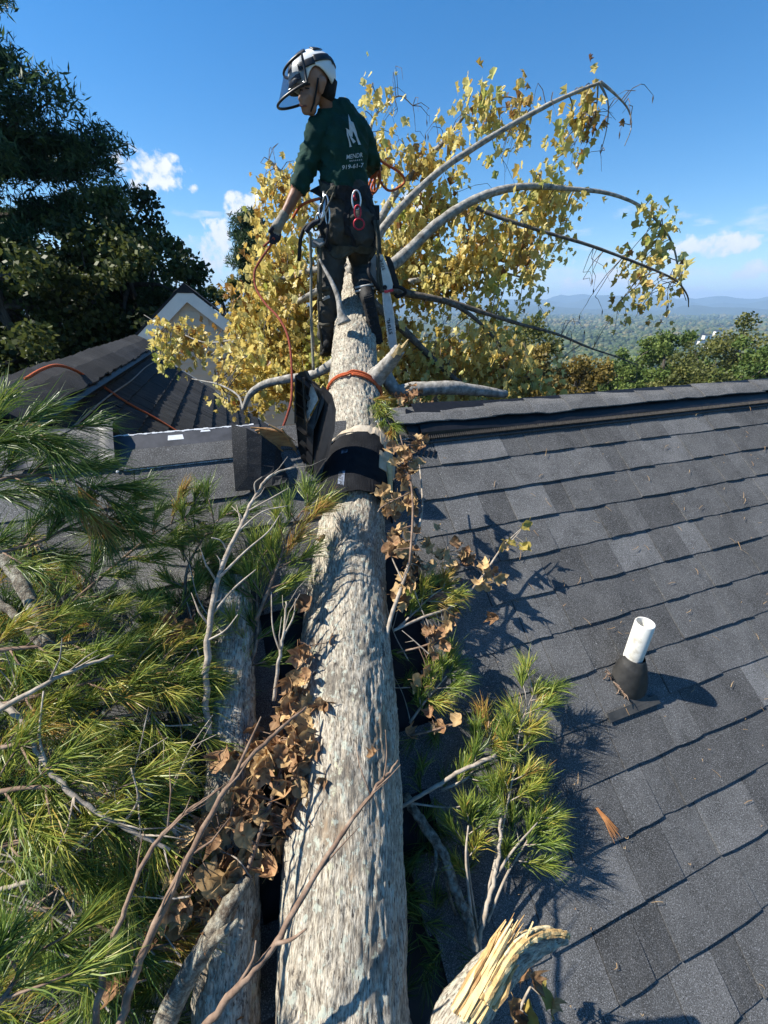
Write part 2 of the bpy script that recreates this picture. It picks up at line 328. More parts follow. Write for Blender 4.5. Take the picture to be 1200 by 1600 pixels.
# ---------------------------------------------------------------- the house: roof frame (s along the ridge, t down the slope, n out of it)
CAMP = Vector((0, 0, 7.0)); RR = Vector((0.93969, 0.34202, 0)); RD = Vector((0.26681, -0.73306, -0.62565)); RN = Vector((0.21399, -0.58792, 0.78010))
HN = 1.8368; E_ = 0.2; T0 = -1.029; TR = -1.40      # exposure, first visible course line, ridge
def roof(s, t, l=0.0): return CAMP + RR * s + RD * t + RN * (l - HN)
BD = Vector((-0.26681, 0.73306, -0.62565)); BN = Vector((-0.21399, 0.58792, 0.78010))   # the far slope
RIDGE0 = roof(0, TR)
def back(s, t, l=0.0): return RIDGE0 + RR * s + BD * t + BN * l
house = thing('house', 'house with dark shingles, a ridge vent and a cross wing with a beige gable', 'house', tuple(roof(0, 2.6) * 1.0 - Vector((0, 0, roof(0, 2.6).z))))
def build_roof():
    S0, S1, T1 = -6.0, 9.0, 4.2
    b = MB()
    b.prism([roof(S0, TR + .012, -.03), roof(S1, TR + .012, -.03), roof(S1, T1, -.03), roof(S0, T1, -.03)], -RN * .03)
    deck = b.obj('roof', M_FELT, house)
    b = MB(); b.prism([back(S0, .012, -.03), back(S1, .012, -.03), back(S1, 4.2, -.03), back(S0, 4.2, -.03)], -BN * .03)
    b.obj('rear_roof_slope', M_SLATEW, house)
    # shingle tabs: a few shared meshes of unit width, laid course by course
    lib = {}
    for th in (.007, .013):
        for k in range(4):
            b = MB(); n = 4; L = E_ + .012; tw = .004 * (k - 1.5) / 1.5
            top = []; bot = []
            for i in range(n + 1):
                x = -.5 + i / n; j = random.uniform(-.0035, .0035)
                top.append((x + (tw if 0 < i < n else 0), 0, .001)); bot.append((x, -L + j, th + random.uniform(-.0012, .0012)))
            vs = []
            for (p, q) in zip(top, bot): vs += [p, q, (q[0], q[1], 0)]
            fs = []
            for i in range(n):
                a = i * 3; c = a + 3
                fs += [(a, a + 1, c + 1, c), (a + 1, a + 2, c + 2, c + 1)]
            fs += [(0, 2, 1), (n * 3, n * 3 + 1, n * 3 + 2)]
            b.add(vs, fs)
            for mi, m in enumerate(M_SH): lib[(th, k, mi)] = b.mesh('shingle', m)
    cnt = 0; rest = MB(); cand = []
    rnd = random.Random(11)
    fw = Vector((0, .8967, -.4426)); cu = Vector((0, .4426, .8967))
    def px(p):
        q = p - CAMP; z = q.dot(fw)
        return (600 + 650 * q.x / z, 800 - 650 * q.dot(cu) / z, z) if z > .05 else (-9e3, 9e3, z)
    for c in range(-1, 24):
        tb = T0 + c * E_                     # the butt edge of this course
        s = S0 + rnd.uniform(0, .3); last = None; lastm = 1
        while s < S1:
            prox = rnd.random()
            w = rnd.choice((.13, .17, .21, .26, .3, .36, .44))
            th = .013 if (last == .007 or rnd.random() < .25) else .007
            mi = rnd.choices((0, 1, 2, 3), (26, 40, 24, 10))[0]
            if c == -1 and not (-1.2 < s < 6): pass
            p = roof(s + w / 2, tb - E_ / 2, 0); u, v, z = px(p)
            vis = -80 < u < 1280 and 560 < v < 1700 and z > .3
            tc_ = tb - E_ / 2; st_c = .025 - .56 * (tc_ - .77) * .86 if False else (.025 + (.77 - tc_) * .30)   # the trunk's line over the slope
            if tc_ > -.72 and -.22 < s + w / 2 - st_c < .30 - .05 * math.sin(tc_ * 9): s += w; continue
            M = frame(roof(s + w / 2, tb - E_ - .006, .0005), RR * (w - .003), -RD, RN)
            cut = (tb - E_ < TR + .01)
            if cut: M = frame(roof(s + w / 2, TR + .016, .0005), RR * (w - .003), -RD * ((tb - TR - .016) / (E_ + .012)), RN)
            cand.append((vis, 0 if vis and u > 560 else 1, z, M, th, rnd.randrange(4), mi))
            last = th; s += w
    cand.sort(key=lambda q: (not q[0], q[1], q[2]))
    for i, (vis, _, z, M, th, k, mi) in enumerate(cand):
        if vis and i < 298: inst('shingle', lib[(th, k, mi)], deck, M)
        else:
            me = lib[(th, k, mi)]; rest.add([M @ v.co for v in me.vertices], [tuple(p.vertices) for p in me.polygons], mi)
    o = rest.obj('shingles', M_SH, deck); o['kind'] = 'stuff'
    o.name = 'shingle_courses'
    return deck
deck = build_roof()
def rp(s, a, z=0.0):
    """point over the ridge: a metres horizontally towards the front eave (negative: behind), z above the two slopes"""
    t = abs(a) / .78
    q = roof(s, TR + t, 0) if a >= 0 else back(s, t, 0)
    return q + Vector((0, 0, z))
def build_ridge():
    # long black ridge vent, right of the trunk
    b = MB(); s0, s1 = .98, 8.9
    prof_o = [(.165, .012), (.165, .04), (.08, .052), (0, .035), (-.08, .052), (-.165, .04), (-.165, .012)]
    n = 40
    for i in range(n):
        sa, sb = s0 + (s1 - s0) * i / n, s0 + (s1 - s0) * (i + 1) / n
        lf = lambda s: .012 * max(0, noise.noise((s * 1.3, 4, 1))) + .012 * math.exp(-((s - 1.0) / .35) ** 2)
        for (p, q) in zip(prof_o[:-1], prof_o[1:]):
            b.add([rp(sa, p[0], p[1] + lf(sa)), rp(sb, p[0], p[1] + lf(sb)), rp(sb, q[0], q[1] + lf(sb)), rp(sa, q[0], q[1] + lf(sa))], [(3, 2, 1, 0)])
    vent = b.obj('ridge_vent', M_BLACK, house)
    # its slotted louvre face
    b = MB()
    k = 0; s = s0 + .004
    while s < 4.6:
        b.box(rp(s, .172, .032), RR * .0022, RD * .012, RN * .009); s += .0135
    b.box((rp(s0, .184, .016) + rp(4.7, .184, .016)) / 2, RR * ((4.7 - s0) / 2), RD * .004, RN * .006)
    lo = b.obj('louvre', mat('vent_louvre', [(.3, (.03, .029, .028)), (.8, (.10, .09, .08))], 60, 3, .5), vent); lo['kind'] = 'stuff'
    b = MB()   # the torn end flap with its prongs
    b.prism([rp(.98, .05, .05), rp(1.0, .17, .02), rp(.93, .21, .012), rp(.9, .12, .04), rp(.93, .04, .06)], RN * .012)
    for i in range(5): 
        p = rp(.915 + .028 * i, .215 + .006 * i, .012); b.box(p, RR * .004, (RD * .02 - RR * .012), RN * .006)
    b.obj('torn_vent_end', M_BLACK, vent)
    # cap shingles bent over the vent
    s = .84; i = 0; rnd = random.Random(5)
    while s < 6.4:
        w = rnd.uniform(.26, .34) if i else .3; b = MB(); m = 13; ns = 3; vs = []
        lift = rnd.uniform(.0, .004); sag = rnd.uniform(-.015, .02)
        for j in range(ns + 1):
            sj = s + (w + .03) * j / ns
            for q in range(m):
                a = -.19 + .33 * q / (m - 1) + .004 * rnd.uniform(-1, 1)
                z = .066 + .005 * (1 - j / ns) + lift - .04 * math.exp(-(a / .05) ** 2) * .9
                if a > .06: z += (a - .06) * (.15 + .5 * noise.noise((sj * 2.3, 9, 2)))
                vs.append(rp(sj, a * (1.0 - .06 * rnd.random()), z))
        top = len(vs); vs += [v - Vector((0, 0, .006)) for v in vs]
        fs = [(j * m + q, j * m + q + 1, (j + 1) * m + q + 1, (j + 1) * m + q) for j in range(ns) for q in range(m - 1)]
        fs = [f[::-1] for f in fs] + [tuple(x + top for x in f) for f in fs]
        bd = [j * m for j in range(ns + 1)] + [ns * m + q for q in range(1, m)] + [j * m + m - 1 for j in range(ns - 1, -1, -1)] + [q for q in range(m - 2, 0, -1)]
        fs += [(bd[q], bd[(q + 1) % len(bd)], bd[(q + 1) % len(bd)] + top, bd[q] + top) for q in range(len(bd))]
        b.add(vs, fs)
        b.obj('ridge_cap_shingle', M_SH[rnd.choice((1, 2, 2, 2))], vent, smooth=False)
        s += w; i += 1
    # exposed deck edge beside the trunk, with white brush marks and the sheathing print
    b = MB(); b.prism([rp(.67, .02, .004), rp(.95, .02, .004), rp(.97, .145, .006), rp(.69, .15, .006)], RN * .008)
    ex = b.obj('exposed_course', M_SH[1], deck)
    b = MB()
    for i in range(26):
        p = rp(.70 + .0105 * i, .150 + .0008 * math.sin(i * 2.1), .013); b.box(p, RR * .0045, RD * .002 * random.uniform(.5, 1.4), RN * .0015)
    for i in range(30):
        f = i / 29; p = rp(.915 + .05 * f + .004 * math.sin(i), .0 + .13 * f, .016); b.box(p, RR * .006 * random.uniform(.4, 1.5), RD * .006, RN * .002)
    b.obj('sealant_line', M_PRINT, ex)
    cu = D.curves.new('t', 'FONT'); cu.body = 'ZIP'; cu.size = .05; cu.extrude = .0006; cu.align_x = 'CENTER'; cu.align_y = 'CENTER'
    to = D.objects.new('t', cu); COL.objects.link(to); bpy.context.view_layer.update()
    me = D.meshes.new_from_object(to); D.objects.remove(to); me.materials.clear(); me.materials.append(M_PRINT)
    inst('printed_lettering', me, ex, frame(rp(.79, .042, .016), -RR * 1.25, RD * .6, RN))
build_ridge()

def build_ridge_left():
    # bare ridge left of the trunk: felt strip, white tape, sealant line, a bent grey plastic baffle
    b = MB(); b.prism([rp(-.72, .002, .006), rp(.12, .002, .006), rp(.12, .075, .006), rp(-.72, .075, .006)], RN * .006)
    st = b.obj('ridge_felt', mat('blue_grey_felt', [(.3, (.03, .034, .042)), (.7, (.07, .075, .09)), (.9, (.2, .2, .2))], 14, 6, .7), house)
    b = MB()
    for i in range(60):
        b.box(rp(-.56 + .011 * i, .006 + .004 * noise.noise((i * .4, 0, 0)), .014), RR * .006, RD * .003 * random.uniform(.5, 1.6), RN * .0012, 0)
    for (a0, a1, c0, c1) in ((-.31, -.245, .024, .046), (-.16, -.12, .012, .02)):
        b.prism([rp(a0, c0, .0135), rp(a1, c0, .0135), rp(a1 + .004, c1, .0135), rp(a0 - .003, c1, .0135)], RN * .0015)
    b.obj('white_tape', M_PRINT, st)
    b = MB(); b.prism([rp(.02, .052, .0135), rp(.12, .05, .0135), rp(.12, .066, .0135), rp(.02, .068, .0135)], RN * .0015); b.obj('red_tape', M_TAPE, st)
    b = MB()
    for i in range(62):
        b.box(rp(-.5 + .0085 * i, .158 + .0015 * noise.noise((i * .3, 3, 0)), .013), RR * .0042 * random.uniform(.4, 1.3), RD * .0022 * random.uniform(.5, 1.5), RN * .0012)
    b.lathe(rp(-.53, .158, .012), RN, [(.001, .004), (.006, .002), (.007, 0)], 8)
    b.obj('sealant_line', M_PRINT, deck)
    # loosened shingle tabs lifted off the bare deck
    for (s, a, w, h, li, m) in ((-.27, .075, .5, .085, .012, 2), (.03, .08, .11, .09, .02, 1), (-.26, .17, .36, .15, .004, 1), (-.03, .172, .1, .15, .006, 1), (.07, .18, .09, .12, .01, 2)):
        b = MB(); b.prism([rp(s - w / 2, a, li), rp(s + w / 2, a, li * 1.3), rp(s + w / 2 + .004, a + h, li * 1.2 + .006), rp(s - w / 2 - .003, a + h, li + .006)], RN * .006)
        b.obj('shingle', M_SH[m], deck)
    b = MB(); m = 9; vs = []
    for j in range(7):
        s = -.93 + .4 * j / 6
        for q in range(m):
            a = -.10 + .24 * q / (m - 1); vs.append(rp(s, a, .035 + .035 * math.cos(a * 9) + .012 * noise.noise((s * 6, a * 7, 0)) + .01 * (j == 6)))
    top = len(vs); vs += [v - Vector((0, 0, .004)) for v in vs]
    fs = [(j * m + q, j * m + q + 1, (j + 1) * m + q + 1, (j + 1) * m + q) for j in range(6) for q in range(m - 1)]
    fs = [f[::-1] for f in fs] + [tuple(x + top for x in f) for f in fs]
    bd = [j * m for j in range(7)] + [6 * m + q for q in range(1, m)] + [j * m + m - 1 for j in range(5, -1, -1)] + [q for q in range(m - 2, 0, -1)]
    fs += [(bd[q], bd[(q + 1) % len(bd)], bd[(q + 1) % len(bd)] + top, bd[q] + top) for q in range(len(bd))]
    b.add(vs, fs); b.obj('bent_vent_baffle', M_SMOKE, house, smooth=True)
build_ridge_left()

# the cross wing behind, its ridge running away from the main ridge
WD = Vector((-0.3275, 0.9449, 0)); WR = Vector((0.9449, 0.3275, 0)); WZ = Vector((0, 0, 1))
WEND = (-3.874,7,6.518); WEND = Vector(WEND); PIT = .802
def wing(q, a, l=0.0):
    """q metres back from the far end of the wing ridge, a metres out from it, l above the slope"""
    sg = 1 if a >= 0 else -1
    nn = (WR * sg * .6257 + WZ * .7801)
    return WEND - WD * q + WR * a - WZ * abs(a) * PIT + nn * l
def build_wing():
    q1 = 5.05
    b = MB(); b.prism([wing(0, 0, -.03), wing(q1, 0, -.03), wing(q1, 3.4, -.03), wing(0, 3.4, -.03)], -Vector((WR * .6257 + WZ * .7801)) * .03)
    ws = b.obj('wing_roof', M_FELT, house)
    b = MB(); b.prism([wing(0, 0, -.03), wing(q1, 0, -.03), wing(q1, -3.4, -.03), wing(0, -3.4, -.03)], -Vector((-WR * .6257 + WZ * .7801)) * .03)
    wl = b.obj('wing_roof_left_slope', M_SLATEW, house)
    nR = WR * .6257 + WZ * .7801; dR = (WR * .7801 - WZ * .6257)
    lib = []
    for k in range(4):
        b = MB(); n = 5; vs = []; fs = []; L = .215
        for i in range(n + 1):
            x = -.5 + i / n; j = random.uniform(-.006, .006)
            vs += [(x, 0, .002), (x, -L + j, .016 + random.uniform(-.004, .005)), (x, -L + j, 0)]
        for i in range(n):
            a = i * 3; c = a + 3; fs += [(a, a + 1, c + 1, c), (a + 1, a + 2, c + 2, c + 1)]
        fs += [(0, 2, 1), (n * 3, n * 3 + 1, n * 3 + 2)]
        b.add(vs, fs); lib.append(b.mesh('wing_shingle', M_SLATEW))
    rnd = random.Random(2); cnt = 0; rest = MB()
    for c in range(15):
        aa = .1 + c * .2
        q = -.05 + rnd.uniform(0, .2)
        while q < q1:
            w = rnd.choice((.2, .28, .33, .4)); o = wing(q + w / 2, 0, .0) + dR * (aa - .012)
            M = frame(o + nR * .001, WD * (w - .006), -dR, nR)
            if cnt < 296 and c < 12: inst('wing_shingle', rnd.choice(lib), ws, M); cnt += 1
            else:
                me = lib[0]; rest.add([M @ v.co for v in me.vertices], [tuple(p.vertices) for p in me.polygons])
            q += w
    o = rest.obj('wing_shingle_courses', M_SLATEW, ws); o['kind'] = 'stuff'
    # swollen ridge cap of the wing
    b = MB(); q = -.03; rnd = random.Random(8); i = 0
    caps = []
    while q < 4.9:
        w = .32; b = MB(); m = 9; vs = []; ns = 3
        for j in range(ns + 1):
            qj = q + (w + .03) * j / ns
            for k in range(m):
                a = -.26 + .52 * k / (m - 1); z = .13 - .045 * math.exp(-(a / .09) ** 2) + .015 * noise.noise((qj * 1.4, a * 4, 3)) + .01 * (1 - j / ns)
                vs.append(wing(qj, a * (1 + .05 * rnd.uniform(-1, 1)), 0) + WZ * z)
        top = len(vs); vs += [v - Vector((0, 0, .012)) for v in vs]
        fs = [(j * m + k, j * m + k + 1, (j + 1) * m + k + 1, (j + 1) * m + k) for j in range(ns) for k in range(m - 1)]
        fs = fs + [tuple(x + top for x in f)[::-1] for f in fs]
        bd = [j * m for j in range(ns + 1)] + [ns * m + k for k in range(1, m)] + [j * m + m - 1 for j in range(ns - 1, -1, -1)] + [k for k in range(m - 2, 0, -1)]
        fs += [(bd[k], bd[(k + 1) % len(bd)], bd[(k + 1) % len(bd)] + top, bd[k] + top) for k in range(len(bd))]
        b.add(vs, fs); b.obj('ridge_cap_shingle', M_SLATEW, ws, smooth=False); q += w
    b = MB()
    b.prism([wing(-.02, .05, .02), wing(5.0, .05, .02), wing(5.0, .235, .02), wing(-.02, .235, .02)], nR * .06)
    b.prism([wing(-.02, -.05, .02), wing(5.0, -.05, .02), wing(5.0, -.235, .02), wing(-.02, -.235, .02)], (-WR * .6257 + WZ * .7801) * .06)
    b.obj('ridge_vent', M_BLACK, ws)
    b = MB(); b.tube([wing(q, .30 + .006 * math.sin(q * 3), .022) for q in np.linspace(-.05, 5.0, 24)], .007, 6)
    b.obj('metal_edge_strip', mat('brown_metal_strip', [(.3, (.12, .09, .07)), (.8, (.3, .26, .22))], 12, 5, .5), ws)
    # gable-end barge board of the wing
    b = MB(); b.prism([wing(-.03, 0, 0), wing(-.03, 3.4, 0), wing(-.03, 3.4, -.2), wing(-.03, 0, -.22)], WD * .03)
    b.obj('barge_board', M_WTRIM, house)
build_wing()
GP = Vector((-3.799,9,7.351))       # peak of the far gable
def build_gable():
    def g(a, z, dpt=0): return GP + WR * a + WZ * z - WD * dpt
    hw = 2.2
    b = MB(); b.prism([g(0, -.22), g(hw, -.22 - hw * .86), g(hw, -5.5), g(-hw, -5.5), g(-hw, -.22 - hw * .86)], WD * .1)
    wl = b.obj('gable_wall', M_SIDING, house)
    lib = {}
    z = -.32; k = 0
    while z > -3.6:
        h = .118; x = min(hw, (abs(z + h * .5) - .22) / .86)
        if x > .05:
            b = MB(); vs = [g(-x, z - h, .004), g(x, z - h, .004), g(x, z - h, .02), g(-x, z - h, .02), g(-x, z, .006), g(x, z, .006)]
            b.add(vs, [(0, 1, 2, 3), (3, 2, 5, 4), (0, 3, 4), (1, 5, 2)]); b.obj('siding_board', M_SIDING, wl)
        z -= h
    for sg, nm in ((1, 'right'), (-1, 'left')):
        b = MB(); L = 1.02 if sg > 0 else 1.3
        p0, p1 = g(0, .0, .06), g(sg * L, -L * .86, .06)
        dn = Vector((0, 0, -.27))
        b.prism([p0, p1, p1 + dn, p0 + dn], -WD * .03 if True else WD)
        rb = b.obj('rake_board', M_WTRIM, house)
        b = MB(); up = WZ * .78 + WR * sg * .6
        e0, e1 = g(0, .02, .1), g(sg * (L + .03), -(L + .03) * .86 + .02, .1)
        b.prism([e0, e1, e1 + WD * 3, e0 + WD * 3], WZ * .035)
        b.obj('gable_roof', M_SLATEW, house)
    b = MB(); b.prism([g(-.02, .03, .1), g(.2, -.12, .1), g(-.22, -.12, .1)], WZ * .03 + WD * .3); b.obj('gable_ridge_cap', M_SLATEW, house)
build_gable()
def build_walls():
    b = MB()
    e = [roof(-6, 3.9, -.3), roof(9, 3.9, -.3), back(9, 3.9, -.3), back(-6, 3.9, -.3)]
    pts = [Vector((p.x, p.y, -.2)) for p in e]; h = e[0].z
    b.prism(pts, Vector((0, 0, h + .2)))
    # gable triangles
    for s in (-5.9, 8.9):
        b.prism([roof(s, 3.85, -.3), back(s, 3.85, -.3), roof(s, TR + .1, -.12)], RR * (.1 if s < 0 else -.1))
    w = [wing(0.02, 3.1, -.2), wing(0.02, -3.1, -.2), wing(4.9, -3.1, -.2), wing(4.9, 3.1, -.2)]
    b.prism([Vector((p.x, p.y, -.2)) for p in w], Vector((0, 0, w[0].z + .2)))
    b.prism([wing(.04, 3.0, -.2), wing(.04, -3.0, -.2), wing(.04, 0, -.12)], -WD * .1)
    b.obj('wall', M_SIDING, house)
build_walls()

# ---------------------------------------------------------------- white vent pipe through the roof
def build_pipe():
    base = Vector((1.158,1.436,5.41)); t = thing('vent_pipe', 'short white plumbing vent pipe standing in a black rubber boot on the shingles', 'pipe', tuple(base))
    z = Vector((0, 0, 1))
    b = MB(); r = .041; H = .335
    b.lathe(base, z, [(r, -.02), (r, H - .004), (r - .002, H), (r - .006, H), (r - .007, H - .004), (r - .007, .0)], 28)
    b.obj('pipe', M_PVC, t, smooth=True)
    b = MB(); n = 26; prof = []
    c = base - RN * .0
    for (k, (rad_, h)) in enumerate(((.092, .012), (.086, .03), (.071, .075), (.060, .108), (.056, .118), (.049, .124), (.0455, .14), (.043, .142))):
        f = k / 7.0
        ax = (RN * (1 - f) + z * f).normalized(); cc = base + (RN * .012 + z * h * .92) * (1 if k else .6) + RD * .02 * (1 - f); u = RR; w = ax.cross(u)
        prof.append([cc + (u * math.cos(2 * math.pi * i / n) + w * math.sin(2 * math.pi * i / n)) * rad_ for i in range(n)])
    vs = [p for ring in prof for p in ring]
    b.add(vs, [(i * n + k, i * n + (k + 1) % n, (i + 1) * n + (k + 1) % n, (i + 1) * n + k) for i in range(len(prof) - 1) for k in range(n)])
    b.obj('rubber_boot', M_RUBBER, t, smooth=True)
    b = MB()
    s0 = (base - CAMP).dot(RR); t0 = (base - CAMP).dot(RD)
    tb = T0 + E_ * math.ceil((t0 + .05 - T0) / E_)
    b.prism([roof(s0 - .075, t0 + .06, .014), roof(s0 + .06, t0 + .05, .014), roof(s0 + .045, tb + .006, .017), roof(s0 - .035, tb + .006, .017)], RN * .004)
    b.prism([roof(s0 - .2, tb - .012, .017), roof(s0 + .10, tb - .012, .017), roof(s0 + .10, tb + .026, .018), roof(s0 - .2, tb + .026, .014)], RN * .004)
    b.obj('flashing', mat('dark_flashing', [(.3, (.03, .03, .028)), (.8, (.075, .072, .066))], 18, 5, .45), t)
    b = MB()
    for i in range(12):
        p = roof(s0 - .115 + .012 * i * .4, t0 - .05 + .012 * i, .02); q = p + rvec() * .05; q += RN * .01
        b.tube([p, (p + q) / 2 + RN * .012, q], [.003, .0025, .001], 5)
    b.obj('trapped_twigs', M_TWIGB, t)
build_pipe()

# ---------------------------------------------------------------- standing trees beyond the house
def leaf_cloud(b, centres, n, size, spread, droop=0.0, blade=False, rng=np.random, up=0.0):
    """many leaf-sized faces around clump centres (x, y, z, radius, tint)"""
    for (cx, cy, cz, cr, ct) in centres:
        p = rng.normal(size=(n, 3)); p /= np.linalg.norm(p, axis=1)[:, None] + 1e-9
        p = p * (rng.rand(n, 1) ** .45) * cr * np.array([1, 1, spread]) + np.array([cx, cy, cz])
        d = rng.normal(size=(n, 3)); d[:, 2] += up - droop; d /= np.linalg.norm(d, axis=1)[:, None]
        e = np.cross(d, rng.normal(size=(n, 3))); e /= np.linalg.norm(e, axis=1)[:, None] + 1e-9
        s = size * rng.uniform(.6, 1.3, (n, 1)); w = s * (.09 if blade else .42)
        q = np.stack([p, p + d * s * .5 + e * w, p + d * s, p + d * s * .5 - e * w], 1).reshape(-1, 3)
        o = len(b.v); b.v.extend(map(tuple, q.tolist()))
        b.f.extend([(o + 4 * i, o + 4 * i + 1, o + 4 * i + 2, o + 4 * i + 3) for i in range(n)]); b.m.extend([0] * n)
        b.t.extend(np.repeat(np.clip(ct + rng.normal(size=n) * .16, 0, 1), 4).tolist())
def broadleaf(label, x, y, ztop, h_crown, r, m, seed, size=.22, n=95, ncl=80, z0=None, mt=None, gap=.0):
    z0 = gz(x, y) - .2 if z0 is None else z0
    t = thing('broadleaf_tree', label, 'tree', (x, y, z0), 'trees standing around the house')
    rng = np.random.RandomState(seed); random.seed(seed)
    zc = ztop - h_crown / 2; b = MB(); hh = zc - z0
    top = Vector((x + random.uniform(-.4, .4), y, ztop - h_crown * .18))
    tr = spline([(x, y, z0), (x + random.uniform(-.2, .2), y, z0 + hh * .5), (x + random.uniform(-.3, .3), y, zc), tuple(top)], 5)
    r0 = max(.12, h_crown * .03); b.tube(tr, [r0 * (1.25 - 1.1 * i / (len(tr) - 1)) for i in range(len(tr))], 9, jit=.06)
    cl = []
    for i in range(ncl):
        v = rvec(); q = random.random() ** .4
        wob = 1 + .32 * noise.noise((v.x * 1.9 + seed, v.y * 1.9, v.z * 1.9))
        p = Vector((x, y, zc)) + Vector((v.x * r * q * wob, v.y * r * q * wob, v.z * h_crown * .5 * q * wob))
        cl.append((p.x, p.y, p.z, r * random.uniform(.13, .26), random.uniform(.2, .8)))
        if i % 3 == 0:
            a = Vector(tr[random.randrange(len(tr) // 3, len(tr))]); mid = (a + p) / 2 + Vector((0, 0, .08 * r)); b.tube([a, mid, p], [r0 * .32, r0 * .2, r0 * .05], 5)
    b.obj('trunk', mt or M_TRUNKD, t)
    c = MB(); leaf_cloud(c, cl, int(n * 1.9), size * .66, .8, .3, rng=rng); cr = c.obj('crown', m, t); cr['kind'] = 'stuff'
    return t
def conifer(label, x, y, z0, ztop, r, m, seed, nb=60, nt=13, size=.32, low=.25, lean=(0, 0), blades=26, asym=None):
    t = thing('pine_tree', label, 'tree', (x, y, z0), 'trees standing around the house'); random.seed(seed); rng = np.random.RandomState(seed)
    H = ztop - z0; b = MB()
    ax = lambda f: Vector((x + lean[0] * f, y + lean[1] * f, z0 + H * f))
    r0 = H * .0165; b.tube([ax(i / 10) for i in range(11)], [r0 * (1.15 - 1.05 * i / 10) for i in range(11)], 10, jit=.05)
    cl = []
    for i in range(nb):
        f = low + (1 - low) * (i + random.random() * .7) / nb; a = random.uniform(0, 2 * math.pi) if i % 3 else i * 2.4
        g = (f - low) / (1 - low); L = r * (1.05 - g) ** .75 * random.uniform(.5, 1.15) * (1 if g > .15 else .8)
        if asym: L *= 1 + asym * math.cos(a)
        o = ax(f); dr = Vector((math.cos(a), math.sin(a), random.uniform(.02, .3)))
        pts = [o + dr * (L * k / 5) + Vector((0, 0, -.12 * L * (k / 5) ** 2 + .14 * L * (k / 5) ** 4)) for k in range(6)]
        b.tube(pts, [r0 * .22 * (1 - .85 * k / 5) for k in range(6)], 5)
        for k in range(nt):
            q = .28 + .75 * k / (nt - 1); j = min(4, int(q * 5)); p = pts[j].lerp(pts[j + 1], min(1.1, q * 5 - j)) + Vector((random.uniform(-1, 1), random.uniform(-1, 1), random.uniform(-.25, .45))) * (.13 * L)
            cl.append((p.x, p.y, p.z, size * random.uniform(.8, 1.5), random.uniform(.15, .75)))
    b.obj('trunk', M_TRUNKD, t)
    c = MB(); leaf_cloud(c, cl, int(blades * 4), size * .62, .75, 0, blade=True, rng=rng, up=.45); cr = c.obj('crown', m, t); cr['kind'] = 'stuff'
    return t
# left side
PB = Vector((-9.441,12,6.988)); PB0 = Vector((PB.x, PB.y, gz(PB.x, PB.y) - .3))
conifer('tall dark pine with open tiers of boughs, highest tree at the photo edge', PB.x - .2, PB.y, PB0.z, 16.8, 3.0, M_PINEF, 21, nb=70, nt=24, size=.32, low=.42, blades=30, asym=.25)
TREES = [
    ('dark broadleaf tree rising right behind the wing roof, beside the tall pine', M_DARKF),
    ('dark bushy broadleaf tree between the pine trunk and the wing ridge cap', M_DARKF),
    ('shaded tree at the photo edge under the lowest pine boughs', M_DARKF),
    ('dark tree with a rounded top just left of the white gable', M_DARKF),
    ('small sunlit olive tree peeping over the right rake of the gable', M_OLIVEF),
    ('dark broad tree filling the gap behind the left end of the wing roof', M_DARKF),
    ('tall olive green tree with a dark top behind the drooping bare branch', M_OLIVEF),
    ('orange leaved tree beyond the ridge cap, right of the fallen crown', M_ORANGEF),
    ('low orange and brown tree under the tall olive tree', M_ORANGEF),
    ('bright green feathery tree beyond the ridge, left one of the pair by the valley', M_GREENF),
    ('large olive green tree beyond the ridge at the right photo edge', M_OLIVEF),
    ('small green tree between the bright green tree and the orange one', M_GREENF),
    ('low olive tree hidden behind the yellow fallen crown', M_OLIVEF),
    ('bushy green tree at the far right below the large olive tree', M_GREENF),
    ('low green tree just behind the ridge cap at the right', M_OLIVEF)]
for i, ((x, y, z, hc, r, n, ncl, sz), (lab, m)) in enumerate(zip([(-5.957,11.5,9.47,6.6,2,130,120,0.16),(-6.513,10.2,8.725,6.8,2.2,130,110,0.16),(-7.665,9.2,8.838,7.5,2.3,130,110,0.16),(-6.852,14,8.742,5.6,1.4,120,80,0.18),(-5.948,17,8.103,5,1.3,100,60,0.18),(-11.384,15,8.06,8,3,120,110,0.2),(9.038,30,7.992,15,3.4,120,110,0.3),(9.663,22,5.045,7,2.2,110,90,0.26),(8.19,24,5.506,8,2.6,110,90,0.26),(28.033,44,5.063,14,4.8,130,140,0.4),(29.148,36,5.877,13,5.2,130,150,0.34),(21.698,40,3.066,9,3.6,110,90,0.34),(5.15,26,5.653,10,3.6,110,90,0.3),(26.268,30,5.053,9,3.4,110,100,0.3),(19.585,27,3.713,6,3,110,100,0.28)], TREES)):
    broadleaf(lab, x, y, z, hc, r, m, 31 + i, sz, n, ncl)
(px_, py_, pz_), = [(-5.376,20,10.278)]
conifer('small open pine standing behind the worker near the white cloud', px_, py_, gz(px_, py_) - .3, pz_, 1.9, M_PINEF, 5, nb=44, nt=9, size=.34, low=.5, blades=20)
(px_, py_, pz_), = [(-4.661,24,9.377)]
conifer('dark pine behind the yellow crown, right of the gable', px_, py_, gz(px_, py_) - .3, pz_, 2.2, M_PINEF, 6, nb=44, nt=9, size=.4, low=.45, blades=20)
